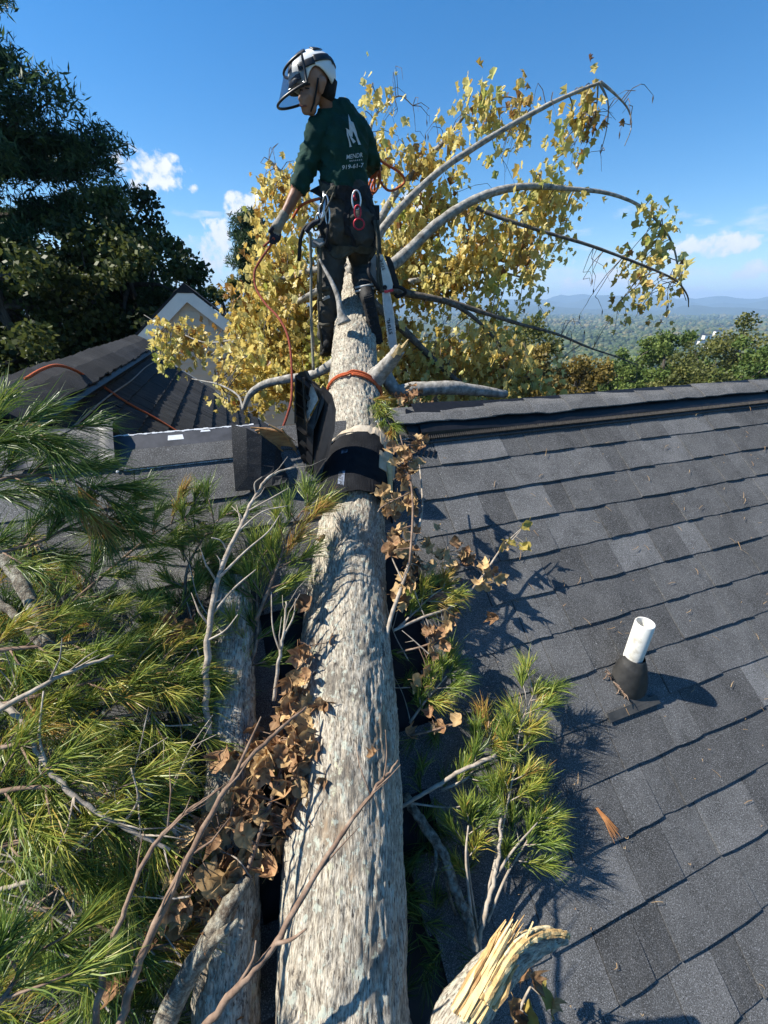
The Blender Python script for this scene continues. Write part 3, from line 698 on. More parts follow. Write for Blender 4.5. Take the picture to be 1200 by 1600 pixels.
# houses down in the valley
VH = ['white valley house with a grey roof, nearest the right photo edge', 'long white valley building, lowest of the pale specks', 'small pale house in the valley clearing', 'white cottage left of the valley clearing',
      'pale house at the top of the valley clearing', 'tiny white house far out in the valley', 'tiny pale house half hidden among valley trees', 'small white house right above the long building', 'faint pale house near the foot of the hills']
for (x, y, z, w, dd, h), lab in zip([(644.6,900,-47.851,13,9,4),(513.8,700,-48.64,14,8,4),(636.7,900,-58.544,10,8,4),(655.2,950,-52.146,11,8,4),(809.8,1100,-51.409,12,9,5),(1140,1800,-67.592,16,12,7),(1001,1900,-61.97,16,12,7),(593.3,820,-57.083,9,6,4),(1564,2300,-67.662,22,14,8)], VH):
    t = thing('valley_house', lab, 'house', (x, y, z), 'pale houses in the far valley'); 
    b = MB(); b.box((x, y, z), (w * .5, 0, 0), (0, dd * .5, 0), (0, 0, h)); b.obj('wall', M_WTRIM, t)
    b = MB(); o = Vector((x, y, z + h)); e = .55
    b.prism([o + Vector((-w * e, -dd * e, 0)), o + Vector((-w * e, dd * e, 0)), o + Vector((-w * e, 0, h * .7))], Vector((2 * w * e, 0, 0))); b.obj('roof', M_SLATEW, t)

# ---------------------------------------------------------------- the fallen tree
def trunk_mesh(name, ctrl, seg, nper, m, parent, amp=.006, big=.03, seed=0, ends=True):
    """ctrl: (x, y, z, r); bark relief is real geometry, the grain follows the stem"""
    sp = spline(ctrl, nper); n = len(sp); vs = []; uv = []; L = 0; up = None; prev = None
    for i, q in enumerate(sp):
        p = Vector(q[:3]); d = (Vector(sp[min(i + 1, n - 1)][:3]) - Vector(sp[max(i - 1, 0)][:3])).normalized()
        if prev is not None: L += (p - prev).length
        prev = p
        up = d.orthogonal() if up is None else (up - d * up.dot(d)); up.normalize(); w = d.cross(up); r = q[3]
        for k in range(seg):
            a = 2 * math.pi * k / seg; c, s = math.cos(a), math.sin(a)
            h = amp * (1 - abs(noise.noise((c * r * 62 + seed, s * r * 62, L * 11))) * 2.6) + amp * .8 * noise.noise((c * r * 110, s * r * 110 + seed, L * 40)) \
                + big * r * 3 * noise.noise((c * 1.3 + seed, s * 1.3, L * 2.2)) + big * r * 1.2 * noise.noise((c * 3 + seed, s * 3, L * 6))
            vs.append(p + up * (c * (r + h)) + w * (s * (r + h))); uv += [c * r, s * r, L]
    fs = [(i * seg + k, i * seg + (k + 1) % seg, (i + 1) * seg + (k + 1) % seg, (i + 1) * seg + k) for i in range(n - 1) for k in range(seg)]
    if ends: fs += [tuple(range(seg))[::-1], tuple((n - 1) * seg + k for k in range(seg))]
    me = D.meshes.new(name); me.from_pydata(vs, [], fs); me.materials.append(m)
    me.attributes.new('barkuv', 'FLOAT_VECTOR', 'POINT').data.foreach_set('vector', np.array(uv, dtype=np.float32))
    me.polygons.foreach_set('use_smooth', np.ones(len(fs), dtype=bool)); me.update()
    return link(name, me, parent)
ft = thing('fallen_tree', 'big fallen hardwood lying over the broken ridge, pale trunk in front and yellow crown beyond', 'tree', (-0.155,1.925,6.05))
ft_trunk = trunk_mesh('trunk', [(-.10, -1.5, 4.25, .215), (-.11, -.4, 4.83, .205)] + [(-0.1,0.219,5.155,0.2),(-0.117,0.399,5.249,0.181),(-0.12,0.564,5.336,0.188),(-0.125,0.766,5.441,0.19),(-0.135,1.016,5.573,0.186),(-0.154,1.241,5.691,0.186),(-0.16,1.434,5.792,0.178),(-0.164,1.66,5.91,0.172),(-0.159,1.925,6.05,0.166),(-0.153,2.333,6.263,0.172),(-0.181,2.631,6.42,0.168),(-0.2,2.858,6.539,0.16),(-0.208,3.113,6.673,0.158),(-0.217,3.402,6.824,0.155),(-0.233,3.644,6.951,0.15),(-0.266,4.009,7.142,0.128),(-0.276,4.32,7.305,0.105),(-0.244,4.669,7.488,0.09)], 190, 40, M_BARK, ft, amp=.0042)
def limb(name, ctrl, m=None, seg=10, n=8, parent=None, knob=.07):
    b = MB(); sp = spline(ctrl, n); b.tube([q[:3] for q in sp], [q[3] * (1 + knob * noise.noise((q[0] * 9, q[1] * 9, q[2] * 9))) for q in sp], seg, jit=.05)
    return b.obj(name, m or M_BARKL, parent or ft, smooth=True), sp
LIMBS = [
 [(-0.25,3.9,7.253,0.085),(-0.134,4.1,7.406,0.06),(0,4.25,7.607,0.048),(0.215,4.3,7.816,0.04),(0.478,4.35,8.019,0.036),(0.763,4.4,8.185,0.031),(1.046,4.45,8.333,0.027),(1.352,4.5,8.479,0.022),(1.57,4.5,8.557,0.018),(1.738,4.5,8.61,0.012)],
 [(1.728,4.5,8.61,0.012),(1.869,4.5,8.534,0.008),(1.997,4.5,8.44,0.006),(2.025,4.45,8.313,0.004),(2.001,4.45,8.199,0.003)],
 [(1.718,4.5,8.61,0.01),(1.818,4.5,8.487,0.006),(1.846,4.5,8.328,0.004),(1.831,4.5,8.162,0.003)],
 [(1.711,4.5,8.595,0.008),(1.749,4.55,8.484,0.005),(1.727,4.55,8.343,0.003)],
 [(-0.205,3.8,7.18,0.09),(-0.026,3.95,7.256,0.07),(0.162,4.1,7.383,0.062),(0.43,4.2,7.613,0.055),(0.694,4.25,7.771,0.048),(0.961,4.3,7.868,0.042),(1.238,4.35,7.908,0.034),(1.582,4.4,7.901,0.025),(1.939,4.45,7.88,0.02),(2.266,4.5,7.798,0.016),(2.51,4.5,7.643,0.013),(2.653,4.5,7.496,0.011),(2.725,4.45,7.314,0.009),(2.811,4.45,7.158,0.006),(2.882,4.45,7.05,0.004)],
 [(0.777,4.25,7.741,0.026),(1.016,4.2,7.653,0.022),(1.352,4.2,7.568,0.019),(1.751,4.2,7.472,0.017),(2.106,4.2,7.369,0.015),(2.412,4.2,7.272,0.012),(2.592,4.2,7.199,0.01),(2.718,4.2,7.088,0.008),(2.759,4.2,6.996,0.005)],
 [(-0.128,3.8,7.18,0.06),(0.111,4.1,7.121,0.045),(0.34,4.15,7.082,0.04),(0.635,4.2,7.027,0.034),(0.944,4.25,6.943,0.026),(1.297,4.3,6.849,0.02),(1.645,4.3,6.766,0.016),(1.975,4.3,6.647,0.012),(2.275,4.3,6.559,0.009),(2.487,4.3,6.488,0.006)],
 [(0.512,4.15,7.057,0.024),(0.697,4.2,6.985,0.02),(0.894,4.25,6.862,0.016),(1.143,4.3,6.635,0.012),(1.367,4.4,6.353,0.008)],
 [(-0.129,3.75,7.042,0.05),(0.054,3.9,6.908,0.038),(0.224,3.95,6.77,0.032),(0.405,4,6.607,0.028),(0.589,4,6.451,0.024),(0.727,4,6.354,0.02)],
 [(-0.009,3.1,6.61,0.045),(0.082,3.05,6.464,0.05),(0.228,3.05,6.472,0.052),(0.464,3.1,6.473,0.05),(0.696,3.2,6.437,0.042),(0.944,3.3,6.391,0.03)],
 [(-0.295,4,7.236,0.05),(-0.482,4.2,7.174,0.035),(-0.767,4.3,7.049,0.028),(-1.028,4.35,6.93,0.024),(-1.276,4.4,6.772,0.02),(-1.58,4.5,6.648,0.016),(-1.777,4.55,6.552,0.012)],
 [(-0.328,4.1,7.29,0.045),(-0.573,4.3,7.304,0.03),(-0.825,4.4,7.26,0.024),(-1.081,4.45,7.195,0.02),(-1.282,4.5,7.149,0.014)],
 [(-0.292,3.1,6.674,0.04),(-0.527,3.25,6.545,0.034),(-0.733,3.3,6.505,0.032),(-0.923,3.35,6.459,0.03),(-1.064,3.4,6.377,0.026),(-1.144,3.4,6.25,0.016)],
 [(-1.278,4.4,6.761,0.012),(-1.54,4.5,6.696,0.01),(-1.84,4.6,6.671,0.008),(-2.097,4.7,6.744,0.007),(-2.346,4.8,6.826,0.005),(-2.555,4.9,6.922,0.003)],
 [(-1.144,3.4,6.25,0.01),(-1.203,3.5,6.343,0.009),(-1.369,3.6,6.409,0.008),(-1.539,3.7,6.424,0.006),(-1.689,3.8,6.43,0.004)],
 [(-0.221,4.2,7.392,0.06),(-0.059,4.6,7.681,0.05),(0.118,4.75,7.949,0.042),(0.328,4.9,8.162,0.036),(0.537,5,8.361,0.028),(0.689,5.1,8.528,0.018),(0.799,5.1,8.641,0.01)],
 [(0.606,5.1,8.435,0.012),(0.799,5.1,8.641,0.01),(0.998,5.1,8.707,0.008),(1.173,5.1,8.72,0.006),(1.333,5,8.617,0.004)],
 [(-0.289,4.4,7.436,0.04),(-0.481,4.7,7.696,0.03),(-0.72,4.8,7.91,0.024),(-0.932,4.9,8.1,0.018),(-1.067,4.9,8.219,0.012)],
 [(-0.201,4.4,7.46,0.04),(-0.179,4.8,7.959,0.028),(-0.15,5,8.338,0.02),(-0.108,5.1,8.551,0.014),(0,5.1,8.663,0.009),(0.146,5.1,8.729,0.006),(0.266,5.1,8.663,0.004)],
 [(0.237,4.4,7.208,0.024),(0.629,4.7,7.278,0.018),(1.026,4.8,7.311,0.014),(1.38,4.9,7.278,0.009),(1.665,4.9,7.144,0.005)],
 [(0,4.2,7.047,0.02),(0,4.5,6.767,0.015),(-0.067,4.6,6.453,0.01),(-0.174,4.6,6.123,0.006)],
 [(-0.661,4.3,6.888,0.016),(-0.82,4.4,6.656,0.012),(-0.944,4.4,6.353,0.007)],
 [(0.121,4.6,7.43,0.018),(0.253,4.9,7.62,0.013),(0.443,5,7.846,0.008)]]
random.seed(3)
limb_pts = []
for k_ in (0, 4, 5, 15, 6): LIMBS[k_] = [q[:3] + (q[3] * .74,) for q in LIMBS[k_]]
for k, L_ in enumerate(LIMBS):
    o, sp = limb('limb', L_, M_BARKD if k in (5, 6, 7, 8, 21) else M_BARKL)
    limb_pts += [Vector(q[:3]) for q in sp]
# snapped stub by the orange rope, and the small pale fork at the worker's boots
b = MB(); sp = spline([(-0.061,2.75,6.588,0.065),(-0.008,2.72,6.646,0.05),(0.047,2.68,6.711,0.043),(0.091,2.64,6.772,0.036)], 8); b.tube([q[:3] for q in sp], [q[3] for q in sp], 14, jit=.05)
stub = b.obj('broken_stub', M_BARKL, ft, smooth=True)
b = MB()
for (p0, p1, r0) in zip([(0.061,2.64,6.737),(0.083,2.62,6.753),(0.103,2.64,6.765),(0.075,2.6,6.762),(0.11,2.63,6.773)], [(0.096,2.58,6.798),(0.139,2.57,6.833),(0.134,2.6,6.811),(0.088,2.56,6.807),(0.126,2.58,6.798)], (.02, .017, .012, .018, .012)): b.tube([p0, p1], [r0, .003], 5, jit=.3)
b.obj('splintered_wood', M_WOOD, stub)
b = MB(); sp = spline([(-0.265,3.05,6.901,0.05),(-0.285,3.06,6.959,0.026),(-0.305,3.1,7.054,0.018),(-0.348,3.15,7.149,0.014),(-0.4,3.2,7.233,0.01),(-0.429,3.22,7.283,0.006)], 6); b.tube([q[:3] for q in sp], [q[3] for q in sp], 9, jit=.05); b.obj('side_shoot', M_BARKL, ft, smooth=True)
# leaves: clumps on droopy twigs, the nearest blades single pieces, the rest joined
def leaf_outline(kind):
    if kind == 'star': a = [(0, -.5, 0), (.18, -.42, 0), (.46, -.36, .05), (.3, -.1, 0), (.52, .12, .06), (.24, .18, 0), (0, .55, .08), (-.24, .18, 0), (-.52, .12, .06), (-.3, -.1, 0), (-.46, -.36, .05), (-.18, -.42, 0)]
    else: a = [(0, -.5, 0), (.3, -.45, 0), (.42, -.1, .05), (.3, .1, 0), (.38, .4, .05), (0, .3, 0), (-.38, .4, .05), (-.3, .1, 0), (-.42, -.1, .05), (-.3, -.45, 0)]
    return a
def leaf_mesh(name, m, kind, curl, crump, seed):
    """a lobed blade, cupped, twisted and crumpled, with a stalk"""
    rng = random.Random(seed); out = leaf_outline(kind); b = MB(); n = len(out); ringn = 2 * n; rim = []
    for i in range(n):
        a, c = Vector(out[i]), Vector(out[(i + 1) % n]); rim += [a * (1 + rng.uniform(-.1, .1)), (a + c) / 2 * (1 + rng.uniform(-.05, .06))]
    tw_ = rng.uniform(-1, 1) * curl
    def bend(x, y):
        z = curl * .9 * x * x * 1.6 + curl * .55 * y * y * (1 if rng.random() < 2 else 0) + tw_ * x * y * .8 + crump * .45 * noise.noise((x * 3.4 + seed, y * 3.4, seed)) + .05 * abs(noise.noise((x * 9, y * 9, seed)))
        return (x * (1 - .35 * curl * abs(x)), y * (1 - .25 * curl * abs(y)), z)
    vs = [bend(0, -.03)] + [bend(p.x * f, p.y * f) for f in (.5, 1.0) for p in rim]
    fs = [(0, 1 + k, 1 + (k + 1) % ringn) for k in range(ringn)] + [(1 + k, 1 + ringn + k, 1 + ringn + (k + 1) % ringn, 1 + (k + 1) % ringn) for k in range(ringn)]
    b.add(vs, fs, 0, [rng.random() for _ in vs]); e = bend(0, -.5); b.tube([e, (e[0] + .03, e[1] - .3, e[2] - .1)], [.016, .011], 4)
    return b.mesh(name, m, True)
def rnd_frame(p, size, nrm=None, rng=random, flat=.5):
    z = rvec() if nrm is None else (Vector(nrm) + rvec() * flat).normalized()
    x = z.orthogonal().normalized(); a = rng.uniform(0, 6.28); y = z.cross(x); X = x * math.cos(a) + y * math.sin(a)
    return frame(p, X * size, z.cross(X) * size, z * size)
ELL = [(-0.611,4.2,6.529,0.8,0.5,0.45,75),(-0.937,4.5,6.939,0.6,0.5,0.5,54),(-0.951,4.7,7.795,0.3,0.35,0.42,13),(-0.046,4.9,8.401,0.22,0.3,0.4,10),(0.624,4.3,6.548,0.85,0.5,0.42,60),(0.823,4.7,7.222,0.85,0.5,0.45,32),(0.551,4.9,7.929,0.42,0.4,0.36,13),(0.974,4.9,8.512,0.34,0.2,0.2,8),(1.611,4.6,8.378,0.15,0.15,0.26,8),(1.371,4.6,7.754,0.5,0.3,0.26,15),(2.426,4.5,7.471,0.2,0.2,0.42,11),(2.43,4.4,7.103,0.25,0.2,0.2,6),(-2.057,4.8,6.657,0.42,0.2,0.2,13),(0.262,5,7.523,0.5,0.4,0.5,26),(-0.259,4.8,7.227,0.8,0.4,0.5,24),(-1.154,3.9,6.426,0.35,0.3,0.3,16),(-0.266,4.4,6.161,0.7,0.4,0.28,30),(-0.826,4.8,7.394,0.5,0.4,0.4,18),(1.054,4.5,7.521,0.5,0.3,0.3,16),(0.531,4.9,8.265,0.5,0.25,0.25,6),(1.293,4.6,6.324,0.55,0.4,0.28,18)]
random.seed(12)
LV = [leaf_mesh('leaf', M_CROWN, 'star' if k % 2 else 'tulip', [.1, .5, .9, .3, 1.2][k % 5], .25, k) for k in range(10)]
tw = MB(); leaves = []
for (cx, cy, cz, rx, ry, rz, nc) in ELL:
    for i in range(int(nc)):
        v = rvec() * (random.random() ** .45); c = Vector((cx + v.x * rx, cy + v.y * ry, cz + v.z * rz))
        near = min(limb_pts, key=lambda q: (q - c).length_squared)
        if (near - c).length > .45: near = c + Vector((random.uniform(-.15, .15), .1, random.uniform(.1, .35)))
        mid = (near + c) / 2 + Vector((random.uniform(-.05, .05), random.uniform(-.05, .05), random.uniform(.0, .1)))
        end = c + Vector((random.uniform(-.06, .06), 0, -random.uniform(.04, .16)))
        tp = spline([near, mid, c, end], 4); tw.tube(tp, [.005 - .0035 * k / (len(tp) - 1) for k in range(len(tp))], 4, cap=False)
        base = min(.95, max(.05, random.gauss(.52, .2)))
        brown = c.z > 8.5 and random.random() < .4
        nl = random.randint(20, 32) if rx > .25 else random.randint(13, 20)
        for q in range(nl):
            p = Vector(tp[random.randrange(3, len(tp))]) + Vector((random.gauss(0, .075), random.gauss(0, .075), random.gauss(-.03, .075)))
            leaves.append((p, random.uniform(.042, .078), min(1, max(0, (base if not brown else .15) + random.gauss(0, .16)))))
        if random.random() < .5:
            e2 = end + Vector((random.uniform(-.15, .15), random.uniform(-.1, .1), random.uniform(-.2, .08))); tw.tube([c, (c + e2) / 2 + Vector((0, 0, .03)), e2], [.0025, .002, .0012], 4, cap=False)
# bare twigs hanging with seed pods
for (p, n) in zip([Vector(q) for q in [(0.233,5.1,8.794),(0.059,5.1,8.729),(0.327,5,8.407),(0.583,5,8.565),(1.108,4.7,8.387),(1.88,4.5,8.448),(1.82,4.5,8.368),(1.412,4.6,8.638),(1.883,4.3,7.204),(1.67,4.3,7.254),(2.652,4.3,7.152),(2.404,4.3,7.101),(-0.862,4.9,8.195),(-1.035,4.9,8.242),(0.836,4.9,7.829),(0.557,4.7,7.439),(1.856,4.5,8.328),(1.923,4.3,6.888),(2.418,4.3,6.488)]], (5, 4, 5, 4, 4, 4, 4, 3, 4, 3, 4, 3, 4, 4, 3, 2, 4, 4, 2)):
    for i in range(n):
        s_ = p + rvec() * .2; e = s_ + Vector((random.uniform(-.2, .2), random.uniform(-.15, .15), -random.uniform(.0, .24)))
        near = min(limb_pts, key=lambda q: (q - s_).length_squared)
        if (near - s_).length < .6: tw.tube([near, (near + s_) / 2 + Vector((0, 0, .03)), s_], [.004, .003, .002], 4, cap=False)
        tw.tube([s_, (s_ + e) / 2 + Vector((random.uniform(-.03, .03), 0, .03)), e], [.0026, .002, .0012], 4, cap=False)
        if random.random() < .6: tw.tube([e, e + Vector((.004, 0, -.02)), e + Vector((.006, 0, -.05))], [.002, .0065, .001], 5)
tw.obj('twigs', M_BARKD, ft)['kind'] = 'stuff'
leaves.sort(key=lambda q: -q[1] / (q[0] - CAMP).length)
LM = []
for k in range(10):
    for tq in range(4):
        me = LV[k].copy(); a = me.attributes['tint'].data; arr = np.zeros(len(a), dtype=np.float32); a.foreach_get('value', arr); a.foreach_set('value', arr * .25 + [.1, .4, .55, .78][tq]); LM.append((tq, me))
c = MB()
for i, (p, sz, tn) in enumerate(leaves):
    tq = 0 if tn < .25 else 1 if tn < .48 else 2 if tn < .68 else 3
    yv = Vector((random.gauss(0, .55), random.gauss(0, .55), -1)).normalized(); xv = yv.cross(rvec()).normalized(); sz *= random.choice((.7, 1, 1, 1.25)); M = frame(p, xv * sz, yv * sz * 1.1, xv.cross(yv) * sz)
    if i < 290: inst('leaf', random.choice([m for t_, m in LM if t_ == tq]), ft, M)
    else:
        me = LV[i % 10]; o_ = len(c.v)
        # the joined blades are a simpler cut of the same leaf
        out = [0] + list(range(1 + (len(me.vertices) - 9) // 2, len(me.vertices) - 8)) if False else None
        kd = leaf_outline('star' if i % 2 else 'tulip'); cur = [.1, .5, .9, .3, 1.2][i % 5]
        vs = [M @ Vector((0, -.05, 0))] + [M @ Vector((x, y, z + cur * abs(x) ** 1.4 * 1.5 + random.uniform(-.06, .06))) for (x, y, z) in kd]
        n = len(kd); c.add(vs, [(0, 1 + k, 1 + (k + 1) % n) for k in range(n)], 0, min(1, max(0, tn + random.uniform(-.08, .08))))
o = c.obj('crown', M_CROWN, ft); o['kind'] = 'stuff'
# split limb in front: half torn away, yellow heartwood showing
so_ = trunk_mesh('split_limb', [(0.142,0.324,5.197,0.062),(0.192,0.393,5.273,0.055),(0.266,0.443,5.329,0.049),(0.328,0.478,5.377,0.042),(0.387,0.499,5.403,0.032),(0.455,0.517,5.397,0.022),(0.52,0.529,5.382,0.012)], 70, 22, M_BARK, ft, amp=.004, big=.05, seed=9)
w = MB(); rnd = random.Random(4)
SPL = [((0.208,0.384,5.359), (0.365,0.522,5.528), .026), ((0.227,0.386,5.361), (0.383,0.515,5.512), .024), ((0.192,0.391,5.355), (0.343,0.519,5.507), .022), ((0.245,0.393,5.368), (0.374,0.491,5.477), .02), ((0.267,0.408,5.373), (0.338,0.462,5.452), .024)]
for (p0, p1, r0) in SPL:
    p0, p1 = Vector(p0), Vector(p1); d = (p1 - p0); sdv = d.cross(RN).normalized()
    for k in range(13):
        o1 = sdv * rnd.uniform(-.8, .8) * r0 + RN * rnd.uniform(-.6, .35) * r0; L = rnd.uniform(.6, 1.06) if k else 1.0; e1 = rvec() * .006; rr1 = rnd.uniform(.10, .32) * r0
        w.tube([p0 + o1, p0 + d * .4 * L + o1 + e1, p0 + d * .75 * L + o1 * .95 - e1, p0 + d * L + o1 * .9], [rr1 * 1.2, rr1, rr1 * .85, rr1 * rnd.uniform(.05, .5)], 5, 0, rnd.random(), jit=.2)
sp = spline([(0.257,0.408,5.395,0.022),(0.325,0.466,5.459,0.024),(0.38,0.497,5.473,0.02),(0.442,0.518,5.453,0.016),(0.498,0.523,5.429,0.012),(0.511,0.518,5.409,0.006)], 6)
for k in range(11):
    o1 = rvec() * .013; c1 = rnd.randrange(len(sp) * 2 // 3, len(sp) + 1); w.tube([Vector(q[:3]) + o1 for q in sp[:c1]], [q[3] * rnd.uniform(.2, .42) for q in sp[:c1 - 1]] + [.001], 5, 0, rnd.random(), jit=.2)
w.obj('splintered_wood', M_WOOD, so_)
# torn bark and yellow wood where the trunk grinds through the ridge; a chip on the bark
for (p0, p1, r0) in zip([(-0.015,2.333,6.263),(0.015,2.31,6.251),(0.029,2.243,6.216),(-0.008,2.379,6.288),(-0.118,2.552,6.378),(-0.079,2.578,6.392),(-0.045,2.379,6.288),(-0.17,0.646,5.379),(-0.16,0.653,5.382),(-0.141,0.66,5.386),(-0.178,0.633,5.372)], [(0.021,2.117,6.15),(0.035,2.077,6.129),(0.041,1.999,6.088),(0.014,2.179,6.183),(-0.063,2.526,6.365),(-0.031,2.501,6.351),(-0.029,2.279,6.235),(-0.173,0.62,5.365),(-0.138,0.629,5.37),(-0.111,0.673,5.393),(-0.148,0.624,5.367)], (.02, .018, .014, .022, .02, .02, .018, .008, .01, .006, .006)):
    p0 = Vector(p0); p1 = Vector(p1); nn_ = (CAMP - p0).normalized(); off = nn_ * .165 
    w = MB(); w.tube([p0 + off, (p0 + p1) / 2 + off * 1.08, p1 + off], [r0 * .7, r0, r0 * .3], 6, jit=.3); w.obj('torn_wood', M_WOOD, ft_trunk)

# ---------------------------------------------------------------- broken roofing around the trunk
def sheet(name, rows, th, m, parent, m2=None, smooth=False):
    """a bent sheet of even thickness through a grid of points"""
    nr = len(rows); nc = len(rows[0]); b = MB(); P = [[Vector(p) for p in r] for r in rows]; vs = []; low = []
    for i in range(nr):
        for j in range(nc):
            u = P[min(i + 1, nr - 1)][j] - P[max(i - 1, 0)][j]; v = P[i][min(j + 1, nc - 1)] - P[i][max(j - 1, 0)]
            nn = u.cross(v).normalized(); vs.append(P[i][j]); low.append(P[i][j] - nn * th)
    o = nr * nc; fs = [(i * nc + j, (i + 1) * nc + j, (i + 1) * nc + j + 1, i * nc + j + 1) for i in range(nr - 1) for j in range(nc - 1)]
    lo = [tuple(x + o for x in f)[::-1] for f in fs]
    bd = [j for j in range(nc)] + [i * nc + nc - 1 for i in range(1, nr)] + [(nr - 1) * nc + j for j in range(nc - 2, -1, -1)] + [i * nc for i in range(nr - 2, 0, -1)]
    sd = [(bd[k], bd[(k + 1) % len(bd)], bd[(k + 1) % len(bd)] + o, bd[k] + o) for k in range(len(bd))]
    b.add(vs + low, fs + lo + sd); b.m = [0] * len(fs) + [1 if m2 else 0] * (len(lo) + len(sd))
    return b.obj(name, [m, m2] if m2 else m, parent, smooth)
def ring_rows(ctrl, rads, a0, a1, n, rag=0.0):
    """rows of points wrapped over the trunk between two angles (0 = straight up off it)"""
    rows = []; P = [Vector(c) for c in ctrl]
    for i, p0_ in enumerate(P):
        p = p0_
        d = (P[min(i + 1, len(P) - 1)] - P[max(i - 1, 0)]).normalized(); side = d.cross(Vector((0, 0, 1))).normalized(); up = side.cross(d)
        rows.append([p + d * rag * (.05 * math.sin(2.3 * a + .6) + .022 * noise.noise((a * 4, 3, 1)) + .012 * noise.noise((a * 13, 5, 1))) + (up * math.cos(a) + side * math.sin(a)) * (rads[i] + rag * .03 * max(0, noise.noise((a * 1.7, i * .8, 2))) + .006 * noise.noise((a * 2, i * 1.3, 2))) for a in [a0 + (a1 - a0) * k / (n - 1) for k in range(n)]])
    return rows
wrap = thing('torn_roofing', 'wide black strip of torn ridge roofing bent over the trunk like a saddle', 'roofing', (-0.156,2.158,6.172))
sheet('bent_strip', ring_rows([(-0.16,1.883,6.027),(-0.157,1.962,6.069),(-0.151,2.057,6.119),(-0.148,2.15,6.167),(-0.148,2.222,6.205)], [.2, .203, .205, .209, .214], -1.6, 1.5, 40, .8), .006, mat('dull_black_roofing', [(.3, (.006, .0065, .008)), (.8, (.017, .018, .021))], 18, 6, .85, .4, 200, spec=.15), wrap)
b = MB()
for i in range(14):
    pass
rows = ring_rows([(-0.157,1.904,6.038),(-0.155,1.981,6.079),(-0.151,2.057,6.119),(-0.148,2.137,6.161)], [.208, .211, .212, .214], -.30, -.15, 4)
sheet('bluish_streak', rows, .002, mat('bluish_streak_tone', [(.42, (.02, .022, .028)), (.55, (.16, .19, .25)), (.8, (.3, .34, .42))], 40, 6, .8), wrap)  # pale bluish streak laid along the black strip
rows = ring_rows([(-0.148,2.226,6.207),(-0.145,2.248,6.219),(-0.146,2.27,6.23)], [.2145, .2115, .2], -1.45, .9, 30, .8)
sheet('pale_underside_edge', rows, .006, mat('pale_sheathing', [(.3, (.36, .28, .19)), (.8, (.56, .5, .4))], 18, 5, .8), wrap)
rows = ring_rows([(-0.151,2.057,6.119),(-0.153,2.179,6.183),(-0.154,2.279,6.235),(-0.161,2.356,6.275)], [.212, .222, .222, .2], .62, 1.25, 10)
sheet('bent_flap', rows, .005, mat('torn_wood_sliver', [(.3, (.3, .22, .13)), (.7, (.55, .46, .33)), (.9, (.65, .6, .5))], 16, 6, .8), wrap)
# upright curled strip of ridge vent, left of the trunk
tv = thing('torn_ridge_vent', 'black ribbed length of ridge vent torn loose and standing on end beside the trunk', 'ridge vent', (-0.352,1.95,6.252))
def poly3(name, pts, ext, m, parent, m2=None):
    b = MB(); b.prism(pts, ext); return b.obj(name, m, parent)
poly3('smooth_cover', [(-0.338,1.92,6.246),(-0.269,1.9,6.352),(-0.229,1.9,6.486),(-0.22,1.92,6.576),(-0.237,1.94,6.639),(-0.281,1.98,6.675),(-0.315,2,6.559),(-0.35,2,6.497),(-0.379,1.99,6.236)], (-.006, .012, 0), M_BLACK, tv)
poly3('folded_edge', [(-0.393,1.97,6.258),(-0.362,1.95,6.245),(-0.337,1.96,6.47),(-0.278,1.97,6.601),(-0.282,1.98,6.646),(-0.321,2,6.683),(-0.359,2.02,6.697),(-0.329,2,6.663),(-0.305,1.99,6.603),(-0.369,1.98,6.496)], (0, .014, 0), M_BLACK, tv)
poly3('white_foam_strip', [(-0.343,2.02,6.68),(-0.318,2,6.642),(-0.315,2,6.601),(-0.371,2,6.51),(-0.377,2.02,6.554)], (0, .02, 0), M_FOAM, tv)
poly3('back_panel', [(-0.428,2,6.497),(-0.411,2,6.677),(-0.394,2,6.729),(-0.368,2.02,6.732),(-0.352,2.04,6.683),(-0.386,2.04,6.487),(-0.403,2.02,6.242),(-0.427,2,6.368)], (.01, .02, 0), M_BLACK, tv)
b = MB()
for (p0, p1) in zip([(-0.398,1.98,6.714),(-0.406,1.98,6.66),(-0.414,1.98,6.605),(-0.419,1.98,6.548),(-0.414,1.98,6.477),(-0.408,1.98,6.407),(-0.408,1.98,6.335)], [(-0.345,1.99,6.667),(-0.352,1.99,6.609),(-0.365,1.99,6.561),(-0.372,1.99,6.515),(-0.374,1.98,6.439),(-0.376,1.98,6.368),(-0.378,1.98,6.302)]):
    p0, p1 = Vector(p0), Vector(p1); d = p1 - p0; b.box((p0 + p1) / 2, d * .5, Vector((.002, .028, 0)), Vector((0, -.001, .0035)))
for (p0, p1) in zip([(-0.399,1.975,6.721),(-0.368,1.975,6.71)], [(-0.423,1.975,6.503),(-0.374,1.975,6.503)]):
    p0, p1 = Vector(p0), Vector(p1); b.box((p0 + p1) / 2, (p1 - p0) * .5, Vector((.003, 0, 0)), Vector((0, .02, 0)))
o = b.obj('rib', M_BLACK, tv); o['kind'] = 'stuff'
